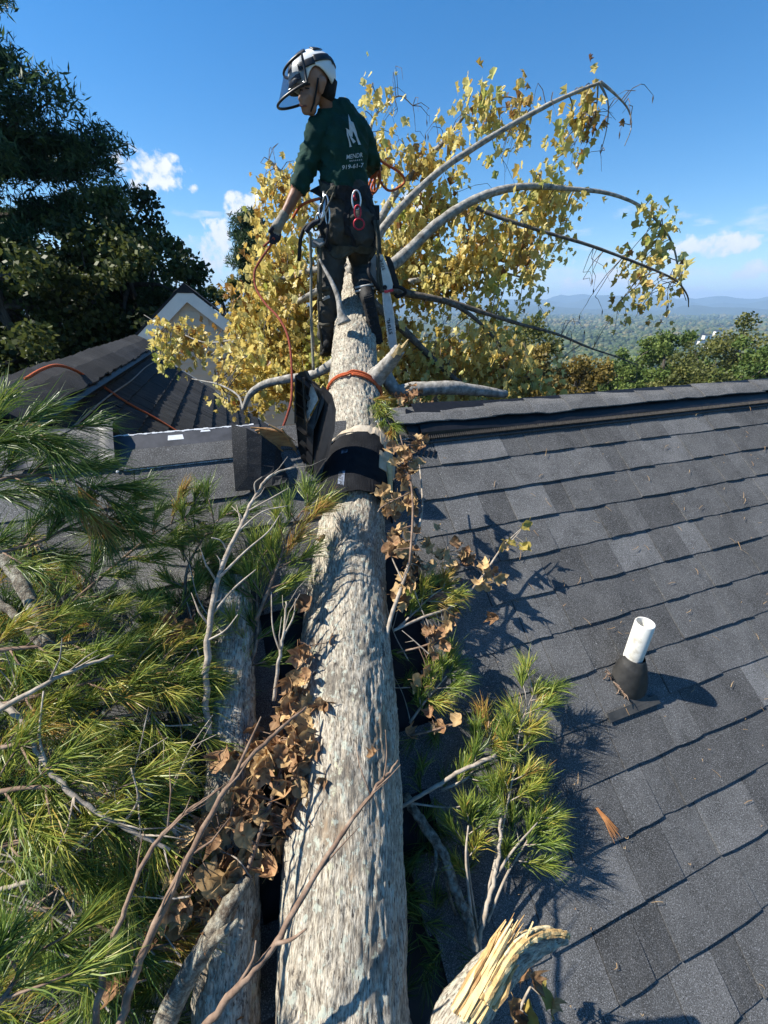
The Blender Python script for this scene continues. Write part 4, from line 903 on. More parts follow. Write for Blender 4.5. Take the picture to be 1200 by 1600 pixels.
# curled shingles with plywood showing behind, left of it
cs = thing('curled_shingles', 'dark shingles peeled up on edge with torn orange plywood behind, left of the standing vent', 'shingles', (-0.594,1.904,6.269))
rows = []
for (a, bb) in zip([(-0.733,1.98,6.49),(-0.661,1.97,6.474),(-0.599,1.98,6.433),(-0.547,2.02,6.369),(-0.517,2.08,6.281),(-0.508,2.14,6.186)], [(-0.696,1.79,6.224),(-0.641,1.808,6.222),(-0.586,1.826,6.221),(-0.536,1.838,6.229),(-0.496,1.842,6.234),(-0.471,1.843,6.241)]):
    a, bb = Vector(a), Vector(bb); rows.append([a.lerp(bb, k / 5) + RN * .02 * math.sin(k / 5 * 3.14) for k in range(6)])
sheet('shingle', rows, .007, M_SLATEW, cs)  # darker wing tone paints in the shade of the side turned from the sun
rows = []
for (a, bb) in zip([(-0.641,2.03,6.451),(-0.591,2.05,6.459),(-0.534,2.07,6.44),(-0.485,2.08,6.404),(-0.451,2.08,6.343)], [(-0.607,2.04,6.389),(-0.562,2.06,6.377),(-0.525,2.08,6.336),(-0.5,2.09,6.27),(-0.474,2.09,6.191)]):
    a, bb = Vector(a), Vector(bb); rows.append([a.lerp(bb, k / 3) for k in range(4)])
sheet('plywood', rows, .014, M_PLY, cs)
b = MB()
for (p0, p1) in zip([(-0.649,2,6.472),(-0.565,2.02,6.479),(-0.507,2.03,6.458),(-0.612,2,6.446)], [(-0.514,2.05,6.433),(-0.448,2.05,6.386),(-0.442,2.05,6.312),(-0.497,2.06,6.308)]):
    b.tube([p0, (Vector(p0) + Vector(p1)) / 2 + Vector((0, 0, .006)), p1], [.004, .006, .001], 5, jit=.3)
o = b.obj('splinter', M_PLY, cs); o['kind'] = 'stuff'

# ---------------------------------------------------------------- ropes
def rope(name, ctrl, r, label, m=M_ROPE, n=8):
    b = MB(); sp = spline(ctrl, n); b.tube([q[:3] for q in sp], r, 8); o = b.obj(name, m, None, True); return tag(o, label, 'rope', 'climbing ropes')
def trunk_loop(c, d, rad_, n=40):
    c = Vector(c); d = Vector(d).normalized(); s = d.cross(Vector((0, 0, 1))).normalized(); u = s.cross(d)
    return [tuple(c + (u * math.cos(6.283 * i / n) + s * math.sin(6.283 * i / n)) * rad_) for i in range(n)]
TD = (Vector((-0.217,3.402,6.824)) - Vector((-0.189,2.631,6.42))).normalized()
c0 = Vector((-0.19,2.73,6.472)); loops = trunk_loop(c0, TD + Vector((.12, 0, 0)), .178) + [tuple(Vector(p) + TD * .02) for p in trunk_loop(c0, TD + Vector((.12, 0, .03)), .178)] + [tuple(Vector(p) + TD * (.038)) for p in trunk_loop(c0, TD + Vector((.10, 0, 0)), .178)[:14]]
rope('rope', loops, .0068, 'orange rope wound twice round the trunk just above the broken ridge', n=2)
rope('rope', [(-2.251,2.713,6.593),(-2.32,2.961,6.619),(-2.39,3.207,6.614),(-2.467,3.484,6.542),(-2.559,3.823,6.394),(-2.505,3.848,6.34),(-2.337,3.845,6.21),(-2.169,3.906,6.066),(-1.974,3.934,5.911),(-1.84,3.933,5.81)], .011, 'orange rope laid across the wing roof and its ridge cap')
rope('rope', [(-0.827,3.37,7.371),(-0.746,3.35,7.417),(-0.785,3.36,7.366),(-0.836,3.3,7.29),(-0.877,3.25,7.211),(-0.867,3.2,7.113),(-0.789,3.1,7.016),(-0.694,3,6.941),(-0.624,2.9,6.85),(-0.589,2.8,6.744),(-0.575,2.7,6.603),(-0.571,2.6,6.485),(-0.592,2.55,6.406),(-0.616,2.5,6.34)], .0075, 'dark red rope hanging in a curve from the gloved hand', M_ROPE_D)
rope('rope', [(-0.046,3.75,7.89),(-0.103,3.8,7.816),(-0.119,3.8,7.721),(-0.077,3.85,7.769),(-0.056,3.8,7.872),(-0.009,3.8,7.797),(0.057,3.85,7.777),(0.156,3.95,7.848),(0.121,3.95,7.906),(0,3.85,7.939),(-0.037,3.8,7.945),(-0.028,3.75,7.824),(-0.064,3.7,7.739),(-0.092,3.7,7.758),(-0.046,3.75,7.868)], .0085, 'coiled orange rope held in the hand in front of the worker')
rope('rope', [(-0.425,3.4,7.645),(-0.515,3.42,7.628),(-0.574,3.45,7.605),(-0.632,3.5,7.555)], .009, 'short length of orange rope at the worker\'s left hip')

# ---------------------------------------------------------------- the worker
person = thing('person', 'worker in green long sleeves and white helmet standing on the fallen trunk, looking down', 'person', (-0.302,3.5,6.689))
M_SHIRT = mat('green_shirt', [(.3, (.005, .028, .021)), (.7, (.010, .05, .036))], 9, 5, .85, .35, 26, bdist=.02, spec=.25)
M_PANTS = mat('charcoal_trousers', [(.3, (.032, .031, .027)), (.7, (.068, .065, .056))], 12, 5, .85, .4, 26, bdist=.02)
M_SKIN = mat('tanned_skin', [(.3, (.19, .085, .05)), (.7, (.30, .15, .095))], 14, 4, .5, .05, 80)
M_SKIN_F = mat('tanned_face', [(.3, (.27, .135, .09)), (.7, (.38, .21, .14))], 14, 4, .5, .05, 80)
M_BLK = mat('black_webbing', [(.3, (.007, .007, .008)), (.7, (.02, .02, .022))], 50, 4, .75, .2, 160)
M_OLIVE = mat('olive_pad', [(.3, (.035, .032, .022)), (.7, (.09, .082, .06))], 20, 5, .85, .3, 80)
M_GLOVE = mat('grey_work_glove', [(.3, (.16, .14, .11)), (.7, (.30, .27, .22))], 30, 5, .85, .4, 90)
M_GLOVED = mat('dark_glove_palm', [(.3, (.01, .012, .02)), (.7, (.03, .034, .05))], 30, 5, .8, .3, 90)
M_HELM = mat('white_helmet', [(.3, (.7, .71, .7)), (.7, (.8, .81, .8))], 6, 3, .28, spec=.5)
M_HELMB = mat('black_helmet_inset', [(.3, (.010, .012, .014)), (.7, (.022, .024, .028))], 30, 3, .4, spec=.4)
M_STEEL = mat('steel', [(.3, (.35, .35, .36)), (.7, (.6, .6, .61))], 20, 3, .32, metal=.9)
M_RED = mat('red_anodised', [(.3, (.32, .02, .03)), (.7, (.5, .05, .07))], 20, 3, .35, metal=.5)
M_SILV = mat('silver_anodised', [(.3, (.5, .5, .5)), (.7, (.75, .75, .74))], 20, 3, .3, metal=.7)
M_BOOT = mat('black_boot', [(.3, (.008, .008, .008)), (.7, (.026, .025, .024))], 24, 5, .7, .5, 60)
M_HI = mat('grey_reflective', [(.3, (.3, .3, .29)), (.7, (.5, .5, .48))], 20, 3, .6)
def fuse(name, prims, voxel, mats, parent, smooth_it=6, disp=None):
    """tapered capsules fused into one continuous skin; each face keeps the material of the limb it lies on"""
    b = MB()
    for (p0, r0, p1, r1, lab) in prims:
        p0, p1 = Vector(p0), Vector(p1); L = (p1 - p0).length
        if L < 1e-4: p1 = p0 + Vector((0, 0, 1e-3))
        d = (p1 - p0).normalized(); n = 6; prof = [(r0 * math.sin(a), -r0 * math.cos(a)) for a in [math.pi / 2 * k / n for k in range(n)]]
        prof = [(max(1e-4, r), z) for r, z in prof] + [(r0, 0), ((r0 + r1) / 2, L / 2), (r1, L)] + [(max(1e-4, r1 * math.cos(a)), L + r1 * math.sin(a)) for a in [math.pi / 2 * k / n for k in range(1, n + 1)]]
        b.lathe(p0, d, prof, 18)
    me = b.mesh(name); o = D.objects.new(name, me); COL.objects.link(o)
    md = o.modifiers.new('r', 'REMESH'); md.mode = 'VOXEL'; md.voxel_size = voxel
    ms = o.modifiers.new('s', 'SMOOTH'); ms.iterations = smooth_it; ms.factor = .5
    dg = bpy.context.evaluated_depsgraph_get(); ev = o.evaluated_get(dg); out = D.meshes.new_from_object(ev, depsgraph=dg)
    D.objects.remove(o); D.meshes.remove(me); out.name = name; out.materials.clear()
    for m in mats: out.materials.append(m)
    A = np.array([tuple(p[0]) for p in prims]); B_ = np.array([tuple(p[2]) for p in prims]); R0 = np.array([p[1] for p in prims]); R1 = np.array([p[3] for p in prims]); LB = np.array([p[4] for p in prims])
    n = len(out.vertices); co = np.zeros(n * 3, np.float32); out.vertices.foreach_get('co', co); co = co.reshape(-1, 3)
    def lab(pts):
        AB = B_ - A; den = (AB ** 2).sum(1) + 1e-9
        t = np.clip(((pts[:, None, :] - A[None]) * AB[None]).sum(2) / den[None], 0, 1)
        dd = np.linalg.norm(pts[:, None, :] - (A[None] + t[..., None] * AB[None]), axis=2) - (R0 + (R1 - R0) * t)
        return LB[dd.argmin(1)]
    pc = np.zeros(len(out.polygons) * 3, np.float32); out.polygons.foreach_get('center', pc); L = lab(pc.reshape(-1, 3))
    out.polygons.foreach_set('material_index', L.astype(np.int32))
    if disp:
        nm = np.zeros(n * 3, np.float32); out.vertices.foreach_get('normal', nm); nm = nm.reshape(-1, 3); lv = lab(co)
        h = np.array([disp(Vector(c), l) for c, l in zip(co.tolist(), lv)]); co = co + nm * h[:, None]; out.vertices.foreach_set('co', co.ravel().astype(np.float32))
    out.polygons.foreach_set('use_smooth', np.ones(len(out.polygons), bool)); out.update()
    return link(name, out, parent)
def folds(p, l):
    if l == 2: return 0
    a = noise.noise((p.x * 11, p.y * 11, p.z * 16 + p.x * 13)); c = noise.noise((p.x * 26, p.y * 26, p.z * 34 - p.x * 30))
    return (.017 if l == 0 else .017) * (1 - 2.4 * abs(a)) * .8 + .007 * c
# 0 shirt, 1 trousers, 2 skin
BODY = [((-0.325,3.52,8.013), .105, (-0.332,3.5,7.752), .095, 0), ((-0.219,3.55,8.009), .105, (-0.209,3.53,7.758), .095, 0), ((-0.281,3.48,7.979), .10, (-0.275,3.48,7.747), .095, 0),
    ((-0.399,3.49,8.03), .07, (-0.325,3.52,8.086), .075, 0), ((-0.169,3.58,8.037), .07, (-0.268,3.54,8.108), .075, 0), ((-0.324,3.52,8.114), .062, (-0.333,3.5,8.132), .052, 0),
    ((-0.411,3.48,8.017), .075, (-0.514,3.46,7.821), .064, 0), ((-0.514,3.46,7.821), .064, (-0.557,3.44,7.725), .058, 0), ((-0.552,3.44,7.739), .042, (-0.612,3.42,7.642), .037, 2), ((-0.612,3.42,7.642), .037, (-0.676,3.39,7.545), .027, 2),
    ((-0.158,3.6,8.03), .07, (-0.08,3.68,7.915), .055, 0), ((-0.08,3.68,7.915), .055, (-0.094,3.85,7.898), .042, 0),
    ((-0.341,3.5,8.126), .052, (-0.383,3.47,8.177), .05, 2),
    ((-0.313,3.5,7.699), .10, (-0.338,3.5,7.555), .115, 1), ((-0.21,3.52,7.703), .10, (-0.166,3.52,7.559), .115, 1), ((-0.337,3.48,7.534), .115, (-0.337,3.48,7.459), .11, 1), ((-0.169,3.49,7.535), .115, (-0.171,3.49,7.449), .112, 1),
    ((-0.354,3.52,7.465), .105, (-0.396,3.47,7.102), .075, 1), ((-0.396,3.47,7.102), .075, (-0.449,3.52,6.809), .062, 1),
    ((-0.164,3.52,7.446), .105, (-0.169,3.72,7.241), .08, 1), ((-0.166,3.66,7.237), .08, (-0.134,3.4,7.112), .066, 1)]
body = fuse('body', BODY, .011, [M_SHIRT, M_PANTS, M_SKIN], person, 5, folds)
HEAD = [((-0.407,3.46,8.267), .088, (-0.428,3.43,8.238), .085, 0), ((-0.439,3.44,8.219), .078, (-0.456,3.42,8.16), .062, 0), ((-0.471,3.4,8.129), .045, (-0.456,3.42,8.106), .04, 0),
    ((-0.488,3.385,8.171), .015, (-0.507,3.365,8.129), .0145, 0), ((-0.501,3.38,8.189), .017, (-0.452,3.37,8.197), .017, 0), ((-0.503,3.375,8.109), .014, (-0.48,3.375,8.106), .013, 0), ((-0.498,3.385,8.095), .013, (-0.479,3.385,8.095), .012, 0),
    ((-0.449,3.37,8.143), .024, (-0.448,3.38,8.129), .022, 0), ((-0.367,3.365,8.207), .024, (-0.379,3.375,8.165), .015, 0), ((-0.486,3.4,8.088), .024, (-0.474,3.4,8.085), .022, 0)]
head = fuse('head', HEAD, .0065, [M_SKIN_F], person, 4)
b = MB()
for p in [(-0.493,3.367,8.168),(-0.46,3.358,8.173)]: b.box(p, (.013, .004, 0), (0, .002, 0), (0, 0, .0028))
for p in [(-0.494,3.362,8.183),(-0.458,3.352,8.188)]: b.box(p, (.018, .003, .002), (0, .003, 0), (0, 0, .004))
b.obj('eyes', mat('dark_brow', [(.3, (.012, .008, .006)), (.7, (.03, .02, .015))], 60, 2, .5), head)
b = MB(); b.tube([(-0.515,3.368,8.098),(-0.494,3.362,8.093),(-0.471,3.366,8.098)], .0045, 6); b.obj('mouth', mat('lip', [(.3, (.12, .04, .035)), (.7, (.2, .08, .065))], 40, 2, .5), head)
b = MB(); b.lathe((-0.348,3.46,8.203), (.3, 0, 1), [(.001, -.055), (.045, -.05), (.052, -.01), (.05, .05), (.001, .06)], 14); b.obj('hair', mat('short_black_hair', [(.3, (.006, .005, .005)), (.7, (.02, .017, .015))], 120, 4, .7, .6, 300), head, True)
# helmet: shell, dark insets, raised visor with its black rim, ear-side chin strap
HC = Vector((-0.438,3.45,8.251)); HF = Vector((-.87, -.12, -.30)).normalized(); HL = HF.cross(Vector((0, 0, 1))).normalized() * -1; HU = HF.cross(HL).normalized(); HU = HU if HU.z > 0 else -HU
HS = HU.cross(HF).normalized()         # towards the worker's left (away) / right
if HS.y > 0: HS = -HS                  # HS points at the photographer's side
def hp(az, el, k=1.0):
    """point on the helmet: az 0 = front, 90 = the near side, el 90 = crown"""
    a, e = rad(az), rad(el); return HC + (HF * (.148 * math.cos(a) * math.cos(e)) + HS * (.118 * math.sin(a) * math.cos(e)) + HU * (.118 * math.sin(e))) * k
def lowedge(az):
    a = abs((az + 180) % 360 - 180)
    return -8 + 10 * math.exp(-(a / 40) ** 2) - 16 * math.exp(-((a - 62) / 16) ** 2) + 16 * math.exp(-((a - 100) / 20) ** 2) - 34 * math.exp(-((a - 160) / 40) ** 2)
rows = [[hp(az, lowedge(az) + (90 - lowedge(az)) * f, 1 + .025 * math.exp(-((f - .5) / .25) ** 2)) for az in range(-180, 181, 8)] for f in [0, .08, .16, .25, .35, .45, .55, .65, .75, .85, .93, .985]]
sheet('helmet', rows, -.006, M_HELM, head, None, True)
def patch(name, azs, els, k, m, th=.004):
    return sheet(name, [[hp(az, el, k) for az in np.linspace(azs[0], azs[1], 9)] for el in np.linspace(els[0], els[1], 6)], th, m, head, None, True)
for nm, azs, els in (('helmet_vent', (38, 88), (48, 66)), ('helmet_vent', (-88, -38), (48, 66)), ('helmet_vent', (112, 150), (42, 62)), ('helmet_vent', (60, 100), (6, 22)), ('helmet_vent', (100, 150), (10, 26)), ('helmet_vent', (150, 200), (2, 20)), ('helmet_vent', (-150, -100), (20, 40)), ('helmet_vent', (20, 36), (20, 52)), ('helmet_vent', (-10, 8), (66, 86))): patch(nm, azs, els, 1.035, M_HELMB)
b = MB()
def vz(az, f):   # the visor swings out from the brow: f 0 upper edge, 1 lower edge
    a = rad(az); rr = .158 + .075 * f
    return HC + HF * (rr * math.cos(a) * (1.0 + .1 * f)) + HS * (.133 * math.sin(a)) + HU * (.075 - .125 * f - .012 * math.cos(a))
rows = [[vz(az, f) for az in np.linspace(-78, 78, 21)] for f in (0, .25, .5, .75, 1)]
mv = D.materials.new('clear_visor'); mv.use_nodes = True; N_ = mv.node_tree.nodes; tb_ = N_.new('ShaderNodeBsdfTransparent'); tb_.inputs[0].default_value = (.86, .88, .9, 1); mx_ = N_.new('ShaderNodeMixShader'); mx_.inputs[0].default_value = .16; N_['Principled BSDF'].inputs['Base Color'].default_value = (.05, .05, .06, 1); N_['Principled BSDF'].inputs['Roughness'].default_value = .08
mv.node_tree.links.new(tb_.outputs[0], mx_.inputs[1]); mv.node_tree.links.new(N_['Principled BSDF'].outputs[0], mx_.inputs[2]); mv.node_tree.links.new(mx_.outputs[0], N_['Material Output'].inputs[0])
vis = sheet('visor', rows, .002, mv, head, None, True)
b = MB(); loop = [vz(az, 0) for az in np.linspace(-78, 78, 25)] + [vz(78, f) for f in (.3, .6)] + [vz(az, 1) for az in np.linspace(78, -78, 25)] + [vz(-78, f) for f in (.6, .3)]
b.tube(loop + loop[:1], .0075, 8); b.obj('visor_rim', M_HELMB, head, True)
b = MB(); rows = [[hp(az, 6 - 16 * f, 1.0 + .16 * f * math.cos(rad(az))) for az in np.linspace(-60, 60, 13)] for f in (0, .5, 1)]
sheet('helmet_peak', rows, .005, M_HELMB, head, None, True)
b = MB(); b.tube([(-0.391,3.355,8.217),(-0.407,3.36,8.162),(-0.425,3.375,8.115),(-0.449,3.39,8.082),(-0.474,3.42,8.076)], .006, 6); b.obj('chin_strap', M_BLK, head, True)
# gloves with five fingers each
def glove(name, w, palm, fingers, thumb, mats):
    pr = [(w, .03, palm, .036, 0), (Vector(w) + (Vector(w) - Vector(palm)) * .35, .034, w, .031, 0)]
    for f in fingers: pr += [(Vector(palm), .022, f[0], .0125, 0), (f[0], .0125, f[1], .0115, 1), (f[1], .0115, f[2], .0095, 1)]
    pr += [(Vector(palm).lerp(Vector(w), .5), .02, thumb[0], .0135, 0), (thumb[0], .0135, thumb[1], .0105, 1)]
    return fuse(name, pr, .0048, mats, person, 2)
glove('glove', (-0.686,3.39,7.534), (-0.723,3.375,7.482),
    [([(-0.749,3.36,7.451),(-0.768,3.355,7.421),(-0.777,3.36,7.396)]), ([(-0.738,3.365,7.441),(-0.752,3.355,7.41),(-0.765,3.36,7.389)]), ([(-0.724,3.375,7.435),(-0.733,3.365,7.408),(-0.748,3.365,7.389)]), ([(-0.712,3.385,7.443),(-0.718,3.38,7.417),(-0.728,3.375,7.402)])], [(-0.742,3.345,7.481),(-0.77,3.34,7.452)], [M_GLOVE, M_GLOVED])
glove('glove', (-0.08,3.86,7.916), (-0.058,3.93,7.925),
    [([(-0.044,4,7.949),(-0.039,4.03,7.933),(-0.049,4,7.906)]), ([(-0.059,4.02,7.946),(-0.055,4.05,7.925),(-0.064,4.01,7.897)]), ([(-0.074,4.02,7.938),(-0.074,4.05,7.917),(-0.079,4,7.89)]), ([(-0.088,4,7.926),(-0.089,4.02,7.907),(-0.088,3.98,7.882)])], [(-0.033,3.93,7.947),(-0.019,3.95,7.929)], [M_GLOVE, M_GLOVED])
# boots: left one planted beside the trunk, right one toe down with its lugged sole to the camera
def boot(heel, toe, up, shaft, name='boot'):
    heel, toe, up = Vector(heel), Vector(toe), Vector(up).normalized(); d = toe - heel; L = d.length; d.normalize(); side = d.cross(up).normalized()
    pr = [(heel + d * .02 + up * .05, .046, heel + d * L * .55 + up * .05, .045, 0), (heel + d * L * .5 + up * .045, .047, toe - d * .045 + up * .032, .034, 0), (heel + d * .035 + up * .05, .05, Vector(shaft), .06, 0)]
    o = fuse(name, pr, .008, [M_BOOT], person, 3)
    out = [heel + side * s_ * .036 * w_ + d * (L * f) for (f, w_, s_) in ((0, .8, 1), (.05, 1.0, 1), (.25, .95, 1), (.45, .85, 1), (.72, 1.15, 1), (.9, 1.0, 1), (1.0, .5, 1), (1.0, .5, -1), (.9, 1.0, -1), (.72, 1.15, -1), (.45, .85, -1), (.25, .95, -1), (.05, 1.0, -1), (0, .8, -1))]
    s = MB(); s.prism(out, up * .016); so2 = s.obj('sole', M_BOOT, o)
    s = MB()
    for k in range(9):
        for q in (-1, 0, 1): s.box(heel + d * (L * (.06 + .11 * k)) + side * q * .024 - up * .004, d * .010, side * .0095, up * .005)
    t_ = s.obj('tread', M_BLK, so2); t_['kind'] = 'stuff'
    return o, d, side
boot((-0.438,3.46,6.692), (-0.509,3.74,6.627), (0, 0, 1), (-0.441,3.51,6.827))
bt, bd_, bs_ = boot((-0.111,3.24,7.068), (-0.037,3.24,6.755), (-.2, .96, .2), (-0.133,3.38,7.12))
b = MB(); 
for (c_, r_) in (((-0.133,3.37,7.107), .07), ((-0.128,3.38,7.132), .075)):
    pts = [Vector(c_) + Vector((math.cos(a) * r_, math.sin(a) * r_ * .9, .15 * r_ * math.cos(a))) for a in np.linspace(0, 6.283, 19)]; b.tube(pts, .008, 6)
b.obj('boot_cuff', M_HI, bt, True)
# harness: belt, leg loops, seat strap, side pouch, carabiners and hanging gear
hs = MB()
def band(pts, w, th, nrm=(0, -1, 0)):
    sp = [Vector(q) for q in spline(pts, 5)]; rows = [[p + Vector((0, 0, w / 2)), p - Vector((0, 0, w / 2))] for p in sp]; return rows
bvh = BVHTree.FromPolygons([v.co[:] for v in body.data.vertices], [tuple(p.vertices) for p in body.data.polygons])
def wrapped(name, px3, w, m, parent, off=.006, wdir=None):
    """a strap laid on the body: straight runs pulled in until they touch the cloth"""
    sp = [Vector(q[:3]) for q in spline(px3, 6)]; rows = []
    for i, p in enumerate(sp):
        d = (sp[min(i + 1, len(sp) - 1)] - sp[max(i - 1, 0)]).normalized(); vd = Vector((0, 1, .15)).normalized(); wd = d.cross(vd).normalized(); r_ = []
        for k in (-1, 0, 1):
            q = p + wd * (w / 2 * k); h = bvh.find_nearest(q)
            r_.append(h[0] + h[1] * off if h[0] is not None else q)
        rows.append(r_)
    return sheet(name, rows, .008, m, parent)
har = link('harness', sheet('harness', [[HC] * 2] * 2, .001, M_BLK, None).data, person) if False else None
belt = wrapped('harness_belt', [(-0.459,3.5,7.727),(-0.424,3.42,7.697),(-0.336,3.38,7.675),(-0.252,3.38,7.672),(-0.169,3.4,7.676),(-0.103,3.46,7.691),(-0.079,3.55,7.716)], .075, M_BLK, person)
wrapped('belt_pad', [(-0.445,3.46,7.733),(-0.388,3.4,7.693),(-0.319,3.38,7.679)], .05, M_OLIVE, belt, .014)
wrapped('seat_strap', [(-0.367,3.42,7.35),(-0.31,3.37,7.33),(-0.23,3.37,7.326),(-0.151,3.38,7.323),(-0.072,3.44,7.337)], .065, M_OLIVE, belt, .012)
wrapped('leg_strap', [(-0.232,3.38,7.658),(-0.253,3.37,7.535),(-0.236,3.37,7.419),(-0.211,3.37,7.36)], .03, M_BLK, belt, .008)
wrapped('leg_strap', [(-0.112,3.44,7.67),(-0.079,3.43,7.544),(-0.062,3.44,7.436),(-0.072,3.44,7.352)], .04, M_BLK, belt, .008)
wrapped('leg_strap', [(-0.411,3.42,7.649),(-0.426,3.41,7.523),(-0.399,3.41,7.394),(-0.357,3.41,7.349)], .035, M_BLK, belt, .008)
wrapped('knee_patch', [(-0.457,3.44,7.114),(-0.438,3.41,7.072),(-0.4,3.4,7.055)], .09, M_OLIVE, person, .006)
wrapped('reflective_band', [(-0.477,3.46,7.069),(-0.444,3.42,7.059),(-0.4,3.4,7.063)], .02, M_HI, person, .012)
def ring(b, c, rx, rz, r, m=0, ax=(1, 0, 0), az_=(0, 0, 1), n=18):
    c = Vector(c); b.tube([c + Vector(ax) * (math.cos(a) * rx) + Vector(az_) * (math.sin(a) * rz) for a in np.linspace(0, 6.283, n)], r, 6, m, cap=False)
b = MB(); ring(b, (-0.178,3.3,7.616), .028, .052, .006); b.obj('carabiner', M_SILV, belt, True)
b = MB(); ring(b, (-0.171,3.29,7.553), .02, .035, .006); ring(b, (-0.164,3.29,7.487), .034, .03, .006); b.obj('carabiner', M_RED, belt, True)
b = MB(); b.tube([(-0.192,3.36,7.678),(-0.195,3.32,7.643),(-0.186,3.3,7.619)], .009, 6); b.obj('gear_loop', M_RED, belt, True)
for (c_, rx, rz, m) in (((-0.381,3.33,7.604), .02, .045, M_STEEL), ((-0.408,3.33,7.563), .022, .04, M_STEEL), ((-0.434,3.34,7.523), .024, .03, M_STEEL), ((-0.372,3.33,7.542), .016, .05, M_SILV), ((-0.455,3.35,7.489), .022, .028, M_BLK)):
    b = MB(); ring(b, c_, rx, rz, .0055, ax=(.9, -.3, .3)); b.obj('carabiner', m, belt, True)
for pts, r_, m in (([(-0.368,3.36,7.671),(-0.392,3.33,7.625),(-0.419,3.32,7.575)], .007, M_OLIVE), ([(-0.33,3.36,7.665),(-0.354,3.32,7.609),(-0.386,3.32,7.562)], .006, M_OLIVE), ([(-0.394,3.37,7.673),(-0.389,3.33,7.598),(-0.412,3.33,7.511)], .01, M_STEEL), ([(-0.363,3.34,7.565),(-0.377,3.33,7.458),(-0.4,3.33,7.367)], .009, M_BLK), ([(-0.464,3.36,7.498),(-0.525,3.36,7.483),(-0.567,3.37,7.419),(-0.594,3.38,7.285)], .013, M_BLK), ([(-0.426,3.34,7.512),(-0.478,3.34,7.495),(-0.526,3.35,7.453)], .016, M_GLOVED)):
    b = MB(); b.tube([q for q in spline(pts, 4)], r_, 7, jit=.05); b.obj('gear_loop', m, belt, True)
b = MB(); b.box((-0.45,3.36,7.389), (.04, 0, .005), (0, .03, 0), (0, 0, .022)); b.tube([(-0.477,3.34,7.394),(-0.434,3.33,7.371),(-0.404,3.34,7.39)], .014, 8); b.obj('ascender', mat('grey_cast_metal', [(.3, (.1, .1, .1)), (.7, (.24, .24, .23))], 20, 3, .45, metal=.4), belt)
b = MB(); sp = spline([(-0.502,3.36,7.455),(-0.507,3.34,7.236),(-0.519,3.3,6.997),(-0.52,3.24,6.747),(-0.514,3.18,6.586)], 6); b.tube([q[:3] for q in sp], .0105, 7); b.obj('lanyard', mat('grey_green_webbing', [(.3, (.12, .115, .085)), (.7, (.25, .24, .19))], 90, 3, .85, .5, 160), belt, True)
b = MB(); sp = spline([(-0.441,3.35,7.369),(-0.445,3.34,7.236),(-0.456,3.34,7.138),(-0.461,3.36,7.038)], 6); b.tube([q[:3] for q in sp], .018, 8, jit=.05); b.obj('strap_end', M_OLIVE, belt, True)
for pts in ([(-0.065,3.4,7.522),(-0.044,3.36,7.389),(-0.044,3.34,7.236),(-0.036,3.33,7.098)], [(-0.044,3.42,7.525),(-0.027,3.38,7.354),(-0.022,3.35,7.198),(-0.023,3.34,7.086)]):
    b = MB(); b.tube([q for q in spline(pts, 5)], .0105, 7); b.obj('saw_strap', M_OLIVE, belt, True)
b = MB(); b.box((-0.076,3.5,7.518), (.045, .01, 0), (0, .06, 0), (0, .005, .1)); b.obj('side_pouch', M_BLK, belt)
b = MB(); b.tube([(-0.458,3.43,7.162),(-0.483,3.42,7.039),(-0.491,3.46,6.866),(-0.475,3.45,6.73)], .009, 6); b.tube([(-0.487,3.43,7.134),(-0.446,3.39,7.112),(-0.394,3.38,7.12)], .014, 6); b.tube([(-0.495,3.46,6.888),(-0.461,3.42,6.876),(-0.408,3.42,6.88)], .012, 6); b.obj('climbing_spur', M_OLIVE, person, True)
# print on the back of the shirt
def cast(name, pts2, faces, m, off=.009):
    vs = []
    for p in pts2:
        p = Vector(p); d = (p - CAMP).normalized(); h = bvh.ray_cast(p - d * 1.0, d)
        vs.append((h[0] - d * off) if h[0] is not None else p)
    me = D.meshes.new(name); me.from_pydata(vs, [], faces); me.materials.append(m); me.update(); return link(name, me, body)
M_INK = mat('white_shirt_print', [(.3, (.5, .5, .48)), (.7, (.62, .62, .6))], 60, 3, .8)
EMB = [([(-0.215,3.3,8.039),(-0.197,3.3,8),(-0.21,3.3,7.962)]), ([(-0.215,3.3,8.039),(-0.201,3.3,8.006),(-0.186,3.3,8),(-0.168,3.3,7.959),(-0.161,3.3,7.932),(-0.191,3.3,7.959),(-0.21,3.3,7.962)]), ([(-0.233,3.3,7.974),(-0.207,3.3,7.962),(-0.191,3.3,7.959),(-0.192,3.3,7.932),(-0.211,3.3,7.935)]), ([(-0.168,3.3,7.959),(-0.161,3.3,7.932),(-0.142,3.3,7.895),(-0.158,3.3,7.895),(-0.172,3.3,7.932),(-0.187,3.3,7.956)]),
       ([(-0.229,3.3,7.974),(-0.215,3.3,7.932),(-0.201,3.3,7.889),(-0.197,3.3,7.886),(-0.213,3.3,7.883),(-0.213,3.3,7.895),(-0.216,3.3,7.91),(-0.227,3.3,7.944)]), ([(-0.211,3.3,7.941),(-0.196,3.3,7.929),(-0.173,3.3,7.91),(-0.189,3.3,7.901),(-0.204,3.3,7.923)])]
for poly in EMB:
    bm = bmesh.new(); bv = [bm.verts.new(p) for p in poly]; bm.faces.new(bv); bmesh.ops.triangulate(bm, faces=bm.faces[:]); bmesh.ops.subdivide_edges(bm, edges=bm.edges[:], cuts=2, use_grid_fill=True); bm.verts.index_update()
    cast('emblem', [v.co.copy() for v in bm.verts], [tuple(v.index for v in f.verts) for f in bm.faces], M_INK); bm.free()
